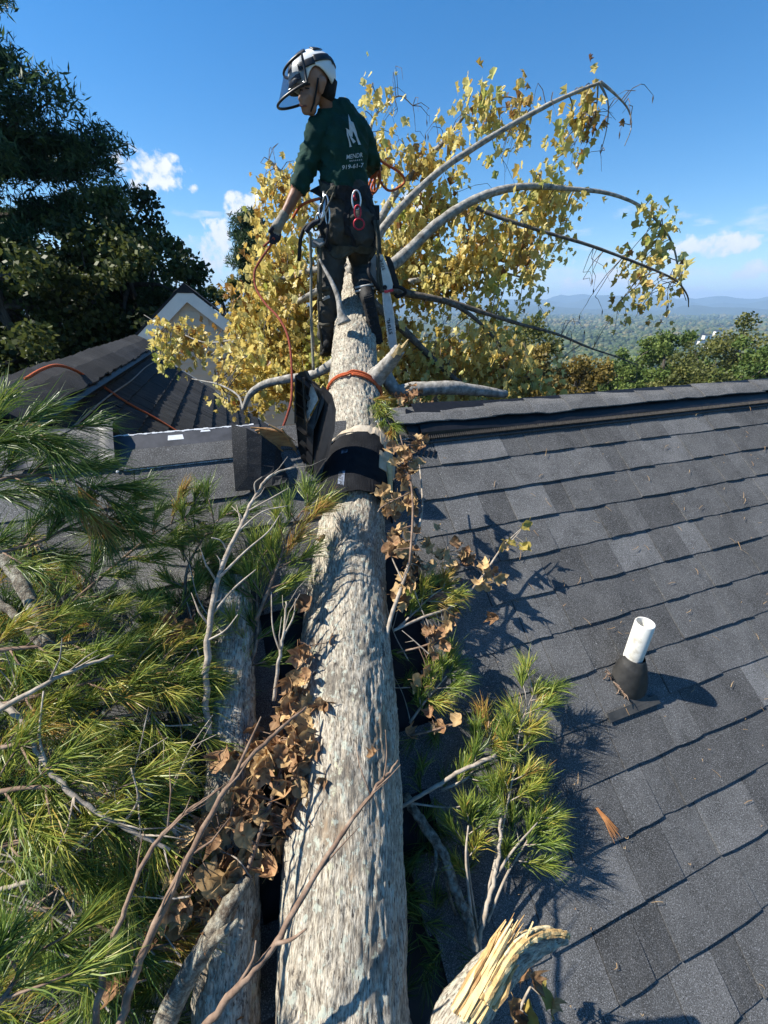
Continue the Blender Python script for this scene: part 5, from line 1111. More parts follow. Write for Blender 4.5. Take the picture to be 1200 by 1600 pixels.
def shirt_text(body_, p0, p1, hgt):
    cu = D.curves.new('t', 'FONT'); cu.body = body_; cu.size = 1; cu.align_x = 'LEFT'; cu.offset = .012; cu.resolution_u = 3; to = D.objects.new('t', cu); COL.objects.link(to); bpy.context.view_layer.update()
    me = D.meshes.new_from_object(to); D.objects.remove(to); xs = [v.co.x for v in me.vertices]; W_ = max(xs); p0, p1 = Vector(p0), Vector(p1); dx = (p1 - p0) / W_; up = Vector((.12, .3, 1)).normalized() * hgt
    cast('shirt_lettering', [p0 + dx * v.co.x + up * v.co.y for v in me.vertices], [tuple(p.vertices) for p in me.polygons], M_INK)
shirt_text('MENDR', (-0.236,3.3,7.824), (-0.133,3.3,7.836), .036)
shirt_text('919-61-7', (-0.266,3.3,7.773), (-0.129,3.3,7.786), .034)
b = MB()
for p in [(-0.212,3.3,7.816),(-0.2,3.3,7.817),(-0.188,3.3,7.818),(-0.176,3.3,7.819),(-0.164,3.3,7.82),(-0.152,3.3,7.821),(-0.14,3.3,7.822)]:
    p = Vector(p); d = (p - CAMP).normalized(); h = bvh.ray_cast(p - d, d)
    if h[0]: b.box(h[0] - d * .004, (.003, 0, 0), (0, .001, 0), (0, 0, .003))
o = b.obj('shirt_lettering', M_INK, body); o['kind'] = 'stuff'

# ---------------------------------------------------------------- chainsaw hanging at his hip
cw = thing('chainsaw', 'white chainsaw hanging bar down from the worker\'s right hip', 'chainsaw', (-0.013,3.36,7.314))
M_SAWW = mat('offwhite_saw_body', [(.3, (.5, .49, .45)), (.7, (.64, .63, .58))], 20, 4, .5)
M_SAWG = mat('grey_saw_housing', [(.3, (.12, .12, .115)), (.7, (.22, .21, .2))], 20, 4, .5)
M_BAR = mat('bar_steel', [(.3, (.36, .39, .42)), (.7, (.5, .53, .56))], 30, 4, .4, metal=.35)
poly3('engine_cover', [(-0.026,3.34,7.32),(-0.009,3.34,7.32),(0.027,3.34,7.244),(0.049,3.34,7.189),(0.063,3.34,7.142),(0.059,3.34,7.106),(0.005,3.34,7.094),(-0.009,3.34,7.158),(-0.022,3.34,7.236)], (.0, .09, .01), M_SAWW, cw)
poly3('air_filter_cover', [(0,3.36,7.318),(0.04,3.36,7.31),(0.062,3.36,7.276),(0.085,3.36,7.206),(0.109,3.36,7.143),(0.096,3.36,7.127),(0.064,3.36,7.143),(0.04,3.36,7.222)], (0, .1, .01), M_BLK, cw)
poly3('clutch_cover', [(-0.093,3.35,7.283),(-0.062,3.35,7.321),(-0.026,3.35,7.313),(-0.013,3.35,7.198),(0,3.35,7.099),(-0.032,3.35,7.087),(-0.063,3.35,7.143),(-0.103,3.35,7.198)], (0, .06, .01), M_SAWG, cw)
poly3('chain_brake_guard', [(0,3.33,7.102),(0.063,3.33,7.114),(0.068,3.33,7.098),(0.005,3.33,7.086)], (0, .1, 0), M_RED, cw)
b = MB()
for pts, r_ in (([(0.064,3.38,7.128),(0.1,3.36,7.127),(0.141,3.36,7.111),(0.152,3.38,7.087),(0.102,3.4,7.063),(0.079,3.4,7.08)], .012), ([(-0.098,3.36,7.276),(-0.106,3.3,7.214),(-0.071,3.3,7.156),(-0.036,3.33,7.11)], .012)): b.tube([q for q in spline(pts, 4)], r_, 8)
b.obj('handle', M_BLK, cw, True)
b = MB(); p = Vector((0.007,3.33,7.122)); b.lathe(p, (0, -1, -.1), [(.015, -.01), (.015, .004), (.001, .004)], 14); b.obj('bar_nut', M_BLK, cw)
bar = poly3('guide_bar', [(-0.009,3.36,7.091),(0.034,3.36,7.095),(0.058,3.36,7.005),(0.073,3.36,6.912),(0.089,3.36,6.755),(0.084,3.36,6.724),(0.063,3.36,6.715),(0.041,3.36,6.737),(0.012,3.36,6.912),(-0.002,3.36,7.005)], (.002, .006, 0), M_BAR, cw)
b = MB()
ch = [Vector(q) for q in spline([(-0.009,3.363,7.091),(-0.002,3.363,7.005),(0.012,3.363,6.912),(0.039,3.363,6.742),(0.063,3.363,6.71),(0.089,3.363,6.724),(0.091,3.363,6.764),(0.074,3.363,6.912),(0.059,3.363,7.005),(0.037,3.363,7.095)], 9)]
for i in range(len(ch) - 1):
    d = ch[i + 1] - ch[i]; b.box((ch[i] + ch[i + 1]) / 2, d * .4, (0, .005, 0), d.cross(Vector((0, 1, 0))).normalized() * .0045)
o = b.obj('saw_chain', M_STEEL, cw); o['kind'] = 'stuff'
def flat_text(txt, p0, p1, hgt, m, parent):
    cu = D.curves.new('t', 'FONT'); cu.body = txt; cu.size = 1; cu.offset = .02; cu.resolution_u = 3; to = D.objects.new('t', cu); COL.objects.link(to); bpy.context.view_layer.update()
    me = D.meshes.new_from_object(to); D.objects.remove(to); me.materials.clear(); me.materials.append(m)
    p0, p1 = Vector(p0), Vector(p1); W_ = max(v.co.x for v in me.vertices); dx = (p1 - p0) / W_; nrm = Vector((0, -1, 0)); up = nrm.cross(dx).normalized() * hgt
    inst('lettering', me, parent, frame(p0, dx, up, nrm))
M_TXT = mat('dark_lettering', [(.3, (.015, .016, .018)), (.7, (.03, .03, .032))], 40, 2, .6)
flat_text('STIHL', (0.064,3.352,6.818), (0.04,3.352,6.925), .036, M_TXT, bar)
flat_text('STIHL', (0.009,3.334,7.232), (-0.013,3.334,7.3), .03, M_TXT, cw)

# ---------------------------------------------------------------- broken pine boughs heaped on the roof
def tuft(b, p, d, n, L, tint, spread=.75):
    rng = np.random; p = np.array(p); d = np.array(d, float); d /= np.linalg.norm(d) + 1e-9
    u = np.cross(d, [0.3, .2, .9]); u /= np.linalg.norm(u) + 1e-9; w = np.cross(d, u)
    th = spread * (rng.rand(n) ** .7); ph = rng.rand(n) * 6.2832
    dr = d * np.cos(th)[:, None] + (u * np.cos(ph)[:, None] + w * np.sin(ph)[:, None]) * np.sin(th)[:, None]
    base = p - d * (rng.rand(n, 1) * L * .45); ln = L * rng.uniform(.5, 1.15, (n, 1))
    side = np.cross(dr, rng.normal(size=(n, 3))); side /= np.linalg.norm(side, axis=1)[:, None] + 1e-9; wd = .0011 * (1 + .3 * rng.rand(n, 1))
    mid = base + dr * ln * .55 + rng.normal(size=(n, 3)) * ln * .035; tip = base + dr * ln + np.array([0, 0, -1.0]) * ln * rng.uniform(.03, .28, (n, 1)) + rng.normal(size=(n, 3)) * ln * .06
    q = np.stack([base - side * wd * .7, base + side * wd * .7, mid + side * wd, mid - side * wd, tip], 1).reshape(-1, 3)
    o = len(b.v); b.v.extend(map(tuple, q.tolist()))
    for i in range(n): a = o + 5 * i; b.f.append((a, a + 1, a + 2, a + 3)); b.f.append((a + 3, a + 2, a + 4))
    b.m.extend([0] * (2 * n)); tt = np.clip(tint + rng.normal(size=n) * .13, 0, 1); b.t.extend(np.repeat(tt, 5).tolist())
def bough(label, ctrl, seed, step=.055, L=.125, tint=.38, n=62, start=.15, r=.007, side=.13, group='broken pine boughs heaped on the roof', m=M_TWIGB, brown=.08, spread=.75, lift=.25):
    random.seed(seed); np.random.seed(seed)
    sp = [Vector(q[:3]) for q in spline(ctrl, 10)]; t = thing('pine_bough', label, 'branch', tuple(sp[0]), group)
    tw_ = MB(); nd = MB(); N_ = len(sp); tw_.tube(sp, [r * (1.1 - .75 * i / (N_ - 1)) for i in range(N_)], 7, jit=.06)
    acc = 0; flip = 1
    for i in range(1, N_):
        acc += (sp[i] - sp[i - 1]).length
        if i < start * N_ or acc < step: continue
        acc = 0; flip = -flip; d = (sp[i] - sp[i - 1]).normalized(); sd = d.cross(RN).normalized() * flip
        k = random.uniform(.5, 1.2); e = sp[i] + (d * .75 + sd * random.uniform(.5, 1.1) + RN * random.uniform(-.1, .35)).normalized() * side * k
        tw_.tube([sp[i], (sp[i] + e) / 2 + RN * .008, e], [r * .45, r * .35, r * .25], 5)
        dd = (e - sp[i]).normalized() * 1.0 + d * .4 + RN * random.uniform(-.1, lift)
        tn = tint + random.gauss(0, .1)
        if random.random() < brown: tn = .97
        tuft(nd, e, dd, int(n * 1.35), L * random.uniform(.8, 1.15), tn, spread * random.uniform(.8, 1.25))
        if random.random() < .85: tuft(nd, (sp[i] + e) / 2, dd + rvec() * .6, n // 2, L * .9, tn, spread)
    dd = (sp[-1] - sp[-3]); tuft(nd, sp[-1], dd, n + 15, L, tint, spread)
    tw_.obj('stem', m, t, True); o = nd.obj('needles', M_NEEDLE, t); o['kind'] = 'stuff'
    return t
BOUGHS = [
 ('dark pine bough at the left photo edge, covering the near end of the wing roof', [(-1.277,1.097,6.617),(-1.185,1.216,6.656),(-1.116,1.274,6.655),(-1.045,1.307,6.609)], .33, .15),
 ('dark pine bough with long combed needles pointing at the grey bent baffle', [(-1.362,1.143,6.457),(-1.197,1.253,6.508),(-1.068,1.319,6.471),(-0.941,1.331,6.368)], .3, .15),
 ('dark pine bough lying below the combed one, over shaded shingles', [(-1.361,1.096,6.281),(-1.165,1.188,6.296),(-1.057,1.296,6.323),(-0.937,1.373,6.296)], .3, .14),
 ('pine bough whose tip lies under the bare lit shingles near the ridge', [(-1.21,1.118,5.974),(-1.046,1.281,6.103),(-0.915,1.443,6.189),(-0.794,1.569,6.225)], .34, .11),
 ('sunlit pine bough against the left side of the trunk, below the standing vent', [(-0.49,1.243,5.922),(-0.428,1.383,6.062),(-0.385,1.518,6.177),(-0.311,1.648,6.255)], .5, .12),
 ('pine bough with browned tips beside the tall bare branch', [(-0.733,1.23,5.902),(-0.774,1.339,6.047),(-0.747,1.454,6.138),(-0.679,1.595,6.213)], .45, .11),
 ('pine bough with rusty tufts at the left edge beside the thick pale limb', [(-1.293,0.951,6.05),(-1.085,0.984,6.044),(-0.963,1.035,6.023),(-0.832,1.112,5.994)], .6, .12),
 ('yellow green pine bough crossing the thick pale limb', [(-1.216,0.847,5.925),(-0.993,0.894,5.951),(-0.827,0.976,5.942),(-0.658,1.046,5.896)], .62, .12),
 ('bright pine bough in the middle of the heap, left of the second trunk', [(-1.204,0.768,5.836),(-0.985,0.811,5.86),(-0.83,0.872,5.864),(-0.62,0.953,5.79)], .58, .12),
 ('drooping pine bough with yellowish hanging tufts low at the left', [(-1.119,0.651,5.828),(-0.942,0.672,5.847),(-0.797,0.687,5.792),(-0.666,0.689,5.681)], .58, .13),
 ('green pine bough below the forked grey twig at the left', [(-1.101,0.573,5.713),(-0.915,0.605,5.737),(-0.754,0.619,5.678),(-0.633,0.593,5.548)], .5, .12),
 ('shaded pine bough between the long foreground twigs', [(-1.092,0.496,5.575),(-0.918,0.515,5.593),(-0.759,0.502,5.539),(-0.627,0.469,5.427)], .42, .12),
 ('big fan of pale green needles in the bottom left corner', [(-0.829,0.282,5.726),(-0.766,0.312,5.757),(-0.758,0.351,5.759),(-0.766,0.387,5.737)], .44, .13),
 ('dark pine bough under the long twigs at the bottom of the photo', [(-0.509,0.514,5.275),(-0.655,0.513,5.366),(-0.745,0.45,5.368),(-0.812,0.379,5.334)], .4, .12),
 ('pine bough half hidden behind the second trunk', [(-0.537,1.061,5.721),(-0.483,1.184,5.85),(-0.498,1.31,5.961),(-0.537,1.427,6.048)], .42, .11),
 ('short pine bough under the tall bare branch, left of the second trunk', [(-0.856,0.944,5.771),(-0.767,1.025,5.859),(-0.754,1.129,5.934),(-0.809,1.246,6.011)], .45, .11)]
for i, (lab, ctrl, tn, L) in enumerate(BOUGHS):
    bough(lab, ctrl, 50 + i, .036, L * 1.12, tn + .05, 76, spread=.62, brown=.14 if tn > .55 else .05, start=.1)
RB = [('small pine sprig with rusty needles among dead leaves, nearest the ridge on the right', [(0.049,1.372,5.758),(0.139,1.434,5.811),(0.216,1.494,5.85),(0.291,1.548,5.863)], .75, .5, .35),
      ('pine sprig with a brown edge beside the dark hollow by the trunk', [(0.102,1.118,5.506),(0.168,1.169,5.573),(0.237,1.224,5.619),(0.302,1.284,5.646)], .5, .1, .12),
      ('bright green pine bough lying on the shingles right of the trunk', [(0.308,0.62,5.075),(0.4,0.786,5.236),(0.484,0.961,5.391),(0.554,1.126,5.496),(0.646,1.252,5.55)], .68, .06, .12),
      ('light green forked pine sprig rising from the lichened branch', [(0.327,0.596,5.051),(0.3,0.726,5.202),(0.296,0.814,5.301),(0.322,0.874,5.347)], .56, .0, .11),
      ('pine sprig with an orange brown tuft next to the flat tan leaf', [(0.216,0.939,5.37),(0.316,0.97,5.397),(0.377,1.029,5.441),(0.441,1.107,5.482)], .55, .3, .11),
      ('outermost pine sprig reaching right over the shingles', [(0.357,0.661,5.099),(0.432,0.751,5.185),(0.513,0.823,5.24),(0.61,0.91,5.287)], .58, .0, .11)]
for i, (lab, ctrl, tn, br, L) in enumerate(RB):
    L = .105
    bough(lab, ctrl, 90 + i, .024 if i in (2, 5) else .03, L, tn, 74, start=.38 if i in (2, 3, 5) else .2, r=.005, side=.1 if i in (2, 5) else .085, group='pine sprigs right of the trunk', m=M_TWIG, brown=br, lift=.35)
sg = bough('pale pine sprig caught on top of the trunk at the ridge', [tuple(Vector(q) + Vector((0, -.02, .17))) for q in [(-0.086,2.501,6.351),(-0.039,2.466,6.333),(0,2.379,6.288),(0.044,2.265,6.228)]], 120, .03, .10, .6, 46, start=.1, r=.003, side=.04, group='pine sprigs right of the trunk')
# trampled needles and twigs under the heap
b = MB(); random.seed(9); np.random.seed(9); tw_ = MB()
SL = [(-1.205,1.192,5.874),(-0.87,0.98,5.623),(-1.09,0.804,5.551),(-0.765,0.702,5.385),(-0.923,0.568,5.326),(-0.587,0.534,5.209),(-0.512,0.944,5.497),(-0.698,1.177,5.724),(-1.365,1.362,6.046),(-0.742,1.479,5.964),(-0.864,0.829,5.507),(-0.911,0.449,5.234),(-0.681,0.609,5.291),(-1.387,1.162,5.902),(-1.311,0.955,5.725),(-1.228,0.817,5.598),(-1.176,0.665,5.469),(-1.107,0.554,5.367),(-1.303,1.07,5.809),(-1.051,1.072,5.742),(-1.366,1.26,5.97),(-1.332,0.877,5.671),(-0.533,0.723,5.336)]
for (x, y, z) in SL:
    for k in range(15):
        p = Vector((x, y, z)) + RR * random.gauss(0, .1) + RD * random.gauss(0, .1) + RN * random.uniform(.02, .12)
        tuft(b, p, RR * random.uniform(-1, 1) + RD * random.uniform(-1, 1) + RN * .15, 34, .12, random.choice((.2, .3, .42, .55, .9)), .8)
o = b.obj('needle_litter', M_NEEDLE); tag(o, 'matted pine needles and shoots under the heaped boughs left of the trunk', 'pine needles', kind='stuff')
b = MB()
for (x, y, z) in [(0.089,0.709,5.155),(0.151,1.021,5.374),(0.188,0.817,5.21),(0.106,0.581,5.054),(0.198,0.651,5.081),(0.108,1.237,5.548)]:
    for k in range(7):
        p = Vector((x, y, z)) + RR * random.gauss(0, .04) + RD * random.gauss(0, .07) + RN * random.uniform(.01, .06)
        tuft(b, p, RR * random.uniform(-1, 1) + RD * random.uniform(-1, 1), 26, .1, random.choice((.2, .3, .4)), .8)
o = b.obj('needle_litter', M_NEEDLE); tag(o, 'shaded pine needles in the dark hollow right of the trunk', 'pine needles', kind='stuff')

b = MB(); random.seed(15)
for (x, y, z) in [(-1.057,0.837,5.823),(-0.845,0.72,5.702),(-0.697,0.639,5.6),(-0.829,0.563,5.605),(-0.681,0.502,5.518),(-0.608,0.823,5.689),(-0.925,0.643,5.691),(-0.583,0.44,5.445),(-0.622,1.049,5.863),(-0.873,0.44,5.601),(-0.87,0.969,5.922),(-0.474,0.66,5.555),(0.098,1.043,5.533),(0.185,1.285,5.717)]:
    for k in range(8 if x < -.1 else 5):
        p = Vector((x, y, z)) + RR * random.gauss(0, .07) + RD * random.gauss(0, .07) + RN * random.uniform(-.08, .06); a = random.gauss(-2.1, .5); d = RR * math.cos(a) + RD * math.sin(a) + RN * random.uniform(-.15, .2); L = random.uniform(.1, .32); q1 = p + d * L * .5 + rvec() * .02; q2 = p + d * L + rvec() * .03
        b.tube([q[:3] for q in spline([tuple(p), tuple(q1), tuple(q2)], 4)], [.0028 - .0002 * i for i in range(9)], 5, jit=.1)
        if random.random() < .6: b.tube([q1, q1 + (d + rvec()).normalized() * L * .3], [.0018, .0009], 4)
o = b.obj('twig_tangle', M_TWIG); tag(o, 'tangle of thin dry twigs threaded through the pine heap', 'twigs', kind='stuff')

# ---------------------------------------------------------------- second trunk, limbs and bare twigs
st_ = thing('second_trunk', 'thinner lichen spotted trunk half buried under boughs left of the main trunk', 'log', (-0.56,1.073,5.672))
trunk_mesh('trunk', [(-0.613,1.404,6,0.05),(-0.588,1.286,5.917,0.068),(-0.568,1.138,5.8,0.075),(-0.532,0.957,5.654,0.08),(-0.494,0.745,5.484,0.083),(-0.463,0.56,5.348,0.085),(-0.43,0.366,5.193,0.085)], 60, 26, M_BARK, st_, seed=5)
def stick(label, ctrl, m, forks=(), cat='branch', name='bare_branch', group='bare branches and twigs over the heap', seg=9, extra=0, seed=1):
    random.seed(seed); b = MB(); sp = spline(ctrl, 8); rr_ = [q[3] * (1 + .1 * noise.noise((q[0] * 14, q[1] * 14, q[2] * 14))) for q in sp]
    b.tube([Vector(q[:3]) + Vector((noise.noise((i * .5, 1, seed)), noise.noise((i * .5, 2, seed)), noise.noise((i * .5, 3, seed)))) * .006 for i, q in enumerate(sp)], rr_, seg, jit=.07)
    for f in forks: s2 = spline(f, 6); b.tube([q[:3] for q in s2], [q[3] for q in s2], 6, jit=.06)
    for k in range(extra):
        i = random.randrange(len(sp) // 4, len(sp) - 1); p = Vector(sp[i][:3]); d = (Vector(sp[i + 1][:3]) - p).normalized(); e = p + (d + RR * random.uniform(-1, 1) + RN * random.uniform(-.2, .5)).normalized() * random.uniform(.05, .16)
        b.tube([p, (p + e) / 2 + rvec() * .012, e], [sp[i][3] * .5, sp[i][3] * .35, .0009], 5)
    return tag(b.obj(name, m, None, True), label, cat, group)
stick('tall pale bare branch rising in front of the second trunk towards the ridge', [(-0.569,0.864,5.658,0.012),(-0.596,0.975,5.825,0.011),(-0.601,1.095,5.994,0.011),(-0.587,1.226,6.141,0.009),(-0.542,1.355,6.251,0.008),(-0.497,1.496,6.345,0.006),(-0.452,1.573,6.391,0.005),(-0.367,1.635,6.401,0.003)], M_TWIG,
      [[(-0.59,1.216,6.134,0.006),(-0.5,1.293,6.206,0.004),(-0.43,1.359,6.249,0.003),(-0.393,1.431,6.293,0.002)], [(-0.597,1.14,6.04,0.005),(-0.528,1.191,6.111,0.004),(-0.458,1.243,6.157,0.002)], [(-0.501,1.491,6.342,0.004),(-0.505,1.507,6.381,0.003),(-0.478,1.526,6.401,0.002)], [(-0.572,1.298,6.203,0.004),(-0.591,1.305,6.24,0.003),(-0.621,1.299,6.256,0.002)], [(-0.542,1.355,6.251,0.004),(-0.459,1.407,6.306,0.003),(-0.367,1.438,6.317,0.002)], [(-0.525,1.423,6.298,0.004),(-0.418,1.46,6.348,0.003),(-0.368,1.491,6.37,0.001)], [(-0.598,1.078,5.981,0.004),(-0.54,1.09,6.013,0.003),(-0.501,1.124,6.053,0.002)]], extra=12, seed=2)
stick('forked pale twig between the second trunk and the main trunk', [(-0.384,1.009,5.768,0.007),(-0.37,1.085,5.885,0.006),(-0.356,1.144,5.964,0.005),(-0.356,1.21,6.04,0.003)], M_TWIG, [[(-0.368,1.103,5.898,0.004),(-0.396,1.146,5.977,0.003),(-0.41,1.229,6.069,0.002)], [(-0.361,1.133,5.944,0.004),(-0.326,1.169,6.001,0.003),(-0.321,1.218,6.049,0.001)]], extra=4, seed=3)
stick('thick pale limb at the left, running down from the photo edge', [(-1.433,1.286,6.264,0.022),(-1.283,1.201,6.185,0.022),(-1.142,1.078,6.066,0.021),(-1.029,0.959,5.932,0.021),(-0.945,0.866,5.814,0.021),(-0.879,0.815,5.718,0.019)], M_LICHEN, [[(-1.023,0.952,5.926,0.009),(-1.071,0.933,5.975,0.007),(-1.121,0.904,5.993,0.004)], [(-0.919,0.855,5.798,0.008),(-0.939,0.842,5.846,0.006),(-0.957,0.849,5.881,0.003)]], seg=14, extra=3, seed=4)
stick('thinner pale limb at the left edge under the thick one', [(-1.443,1.205,6.129,0.014),(-1.311,1.147,6.062,0.013),(-1.208,1.095,5.994,0.012),(-1.116,1.033,5.91,0.01)], M_LICHEN, seed=5)
stick('grey twig curving away from the foot of the thick pale limb', [(-0.857,0.798,5.79,0.009),(-0.765,0.767,5.779,0.008),(-0.685,0.726,5.739,0.007),(-0.625,0.681,5.663,0.006),(-0.591,0.664,5.615,0.005)], M_TWIG, extra=5, seed=6)
stick('long forked grey twig sweeping across the lower left heap', [(-1.167,0.842,5.985,0.008),(-1.035,0.801,5.956,0.007),(-0.913,0.706,5.876,0.007),(-0.805,0.654,5.808,0.006),(-0.71,0.634,5.741,0.006),(-0.591,0.616,5.657,0.005)], M_TWIG, [[(-0.913,0.706,5.876,0.004),(-0.944,0.751,5.945,0.003),(-0.964,0.832,6.024,0.002)], [(-0.71,0.634,5.741,0.004),(-0.671,0.669,5.795,0.003),(-0.696,0.715,5.862,0.002)]], extra=6, seed=7)
stick('long straight twig running from the bottom edge up to the main trunk', [(-0.582,0.291,5.563,0.009),(-0.565,0.365,5.64,0.009),(-0.532,0.462,5.704,0.009),(-0.482,0.593,5.763,0.008),(-0.428,0.727,5.798,0.007),(-0.354,0.837,5.809,0.006),(-0.261,0.959,5.799,0.004)], M_TWIGB, [[(-0.428,0.727,5.798,0.005),(-0.392,0.79,5.861,0.004),(-0.366,0.841,5.905,0.002)]], extra=4, seed=8)
stick('second long twig left of the straight one, at the bottom edge', [(-0.627,0.289,5.574,0.007),(-0.626,0.37,5.66,0.007),(-0.611,0.465,5.728,0.006),(-0.589,0.562,5.769,0.006),(-0.53,0.641,5.787,0.005),(-0.464,0.713,5.771,0.003)], M_TWIGB, extra=5, seed=9)
stick('mossy grey limb ending in a stub under the dead leaf clump', [(-0.584,0.324,5.306,0.03),(-0.535,0.406,5.405,0.028),(-0.477,0.48,5.471,0.026),(-0.433,0.545,5.509,0.023),(-0.392,0.612,5.522,0.017)], M_LICHEN, [[(-0.467,0.483,5.483,0.016),(-0.42,0.496,5.519,0.012),(-0.388,0.512,5.535,0.006)]], seg=14, seed=10)
stick('brown twig laid diagonally across the front of the main trunk', [(-0.426,0.29,5.57,0.008),(-0.332,0.354,5.644,0.008),(-0.263,0.405,5.677,0.007),(-0.203,0.493,5.701,0.007),(-0.12,0.61,5.728,0.006),(-0.028,0.726,5.739,0.005),(0.044,0.817,5.736,0.003)], M_TWIGB, [[(-0.251,0.419,5.684,0.005),(-0.213,0.421,5.7,0.004),(-0.178,0.431,5.724,0.002)], [(0,0.76,5.744,0.003),(0.008,0.79,5.803,0.002),(0.004,0.831,5.861,0.001)], [(-0.324,0.363,5.649,0.004),(-0.294,0.391,5.688,0.003),(-0.289,0.414,5.716,0.002)]], extra=4, seed=11)
stick('pale stick lying over the yellow green pine bough', [(-1.116,0.778,5.974,0.008),(-0.986,0.842,6.025,0.007),(-0.906,0.895,6.043,0.006),(-0.825,0.945,6.045,0.004)], M_TWIG, extra=3, seed=12)
stick('dry stick crossing the heap below the second trunk', [(-0.885,0.585,5.586,0.005),(-0.77,0.624,5.634,0.005),(-0.675,0.711,5.687,0.004),(-0.6,0.83,5.743,0.003)], M_TWIG, extra=5, seed=13)
stick('thin dry stick low in the heap at the left edge', [(-1.003,0.505,5.686,0.006),(-0.872,0.534,5.71,0.005),(-0.8,0.588,5.744,0.005),(-0.725,0.678,5.778,0.003)], M_TWIG, extra=5, seed=14)
stick('lichened branch lying in the dark hollow right of the trunk', [(0.077,0.931,5.364,0.016),(0.122,0.871,5.332,0.017),(0.203,0.784,5.283,0.017),(0.242,0.696,5.232,0.016),(0.276,0.627,5.196,0.016),(0.289,0.57,5.162,0.017)], M_LICHEN, [[(0.203,0.784,5.283,0.007),(0.221,0.71,5.197,0.006),(0.244,0.663,5.142,0.004)]], seg=12, extra=4, seed=15, group='bare branches right of the trunk')
stick('pale forked shoot standing up out of the lichened branch', [(0.303,0.571,5.085,0.01),(0.323,0.627,5.152,0.008),(0.365,0.699,5.226,0.007),(0.403,0.78,5.292,0.006),(0.421,0.867,5.36,0.004)], M_TWIG, [[(0.299,0.593,5.111,0.007),(0.289,0.66,5.194,0.006),(0.283,0.76,5.294,0.004),(0.299,0.83,5.351,0.003)], [(0.377,0.72,5.238,0.005),(0.449,0.781,5.288,0.004),(0.557,0.855,5.322,0.002)]], seed=16, group='bare branches right of the trunk')
stick('pale stick poking out from under the bright green bough', [(0.023,0.863,5.367,0.006),(0.165,0.917,5.407,0.007),(0.287,0.967,5.441,0.007),(0.43,1.018,5.457,0.007)], M_TWIG, [[(0.093,0.888,5.381,0.004),(0.233,0.883,5.362,0.003),(0.306,0.894,5.358,0.002)]], seed=17, group='bare branches right of the trunk')
# branches that still carry dead leaves; every leaf is a piece of its own
DL = [leaf_mesh('dead_leaf', M_DEAD, 'star' if k % 2 else 'tulip', [.5, 1.2, .9, 1.6, .7, 1.9][k % 6], .42, 30 + k) for k in range(10)]
DT = [leaf_mesh('tan_leaf', M_DEADP, 'star' if k % 2 else 'tulip', [.4, 1.0, .7, 1.3][k % 4], .3, 60 + k) for k in range(5)]
YL = [leaf_mesh('yellow_leaf', M_YLEAF, 'tulip', [.4, .9, .7][k % 3], .25, 80 + k) for k in range(3)]
def leafy(label, ctrls, spots, size, m=M_TWIGB, mix=(.72, .28, 0), seed=1, jitter=.0, cat='branch', name='dead_leafy_branch'):
    random.seed(seed); t = thing(name, label, cat, tuple(ctrls[0][0][:3]), 'broken branches with dead leaves'); b = MB(); pts = []
    for c in ctrls:
        sp = spline(c, 7); b.tube([q[:3] for q in sp], [q[3] for q in sp], 7, jit=.07); pts += [Vector(q[:3]) for q in sp]
    for s_ in spots:
        p = Vector(s_[:3]); n = int(s_[3]) if len(s_) > 3 else 1; rad_ = s_[4] if len(s_) > 4 else .04
        for k in range(n):
            q = p + (RR * random.gauss(0, 1) + RD * random.gauss(0, 1)) * rad_ * .6 + RN * random.uniform(-.5, 1) * rad_ * (1 if n > 1 else .2)
            lib = random.choices((DL, DT, YL), mix)[0]; sz = size * random.uniform(.75, 1.25)
            inst('leaf', random.choice(lib), t, rnd_frame(q, sz, RN * .8 + Vector((0, -.4, .3)), flat=1.0))
            near = min(pts, key=lambda z: (z - q).length_squared)
            if (near - q).length < .14: b.tube([near, (near + q) / 2 + RN * .008, q], [.0022, .0018, .0012], 4, cap=False)
    b.obj('stem', m, t, True); return t
leafy('forked branch with crumpled brown leaves reaching right over the shingles', [[(0,1.258,5.778,0.01),(0.032,1.346,5.867,0.009),(0.076,1.441,5.941,0.008),(0.136,1.593,6.055,0.007),(0.179,1.757,6.166,0.005),(0.175,1.969,6.312,0.003)], [(0.039,1.314,5.81,0.006),(0.163,1.387,5.815,0.006),(0.311,1.466,5.819,0.005),(0.445,1.59,5.868,0.005),(0.578,1.744,5.948,0.004),(0.694,1.845,5.999,0.002)], [(0.082,1.453,5.949,0.004),(0.033,1.536,6.025,0.003),(0.014,1.592,6.072,0.002)], [(0.3,1.655,5.949,0.003),(0.302,1.696,5.994,0.002),(0.299,1.736,6.041,0.001)]],
      [(0.2,1.647,6.016,2,0.02),(0.297,1.715,6.025,1),(0.267,1.632,5.956,4,0.035),(0.367,1.662,5.951,4,0.03),(0.406,1.645,5.92,2,0.02),(0.471,1.627,5.889,5,0.035),(0.515,1.611,5.864,3,0.025),(0.435,1.564,5.851,3,0.025),(0.517,1.518,5.74,1),(0.333,1.625,5.933,2,0.03),(0.206,1.555,5.945,3,0.03),(0.114,1.574,6,4,0.04),(0.028,1.583,6.061,4,0.03),(0.136,1.536,5.958,3,0.03),(0.283,1.447,5.782,3,0.03),(0.221,1.368,5.708,3,0.03)], .066, m=M_TWIG, mix=(.6, .4, 0), seed=21)
leafy('twig end with yellowish leaves above the forked brown leaved branch', [[(0.581,1.745,5.947,0.003),(0.614,1.759,5.964,0.003),(0.676,1.815,5.997,0.002),(0.71,1.859,6.029,0.001)]], [(0.572,1.735,5.95,2,0.015),(0.611,1.747,5.964,2,0.015),(0.675,1.75,5.933,2,0.018),(0.706,1.838,6.014,2,0.01)], .052, m=M_TWIG, mix=(.1, .4, .5), seed=22)
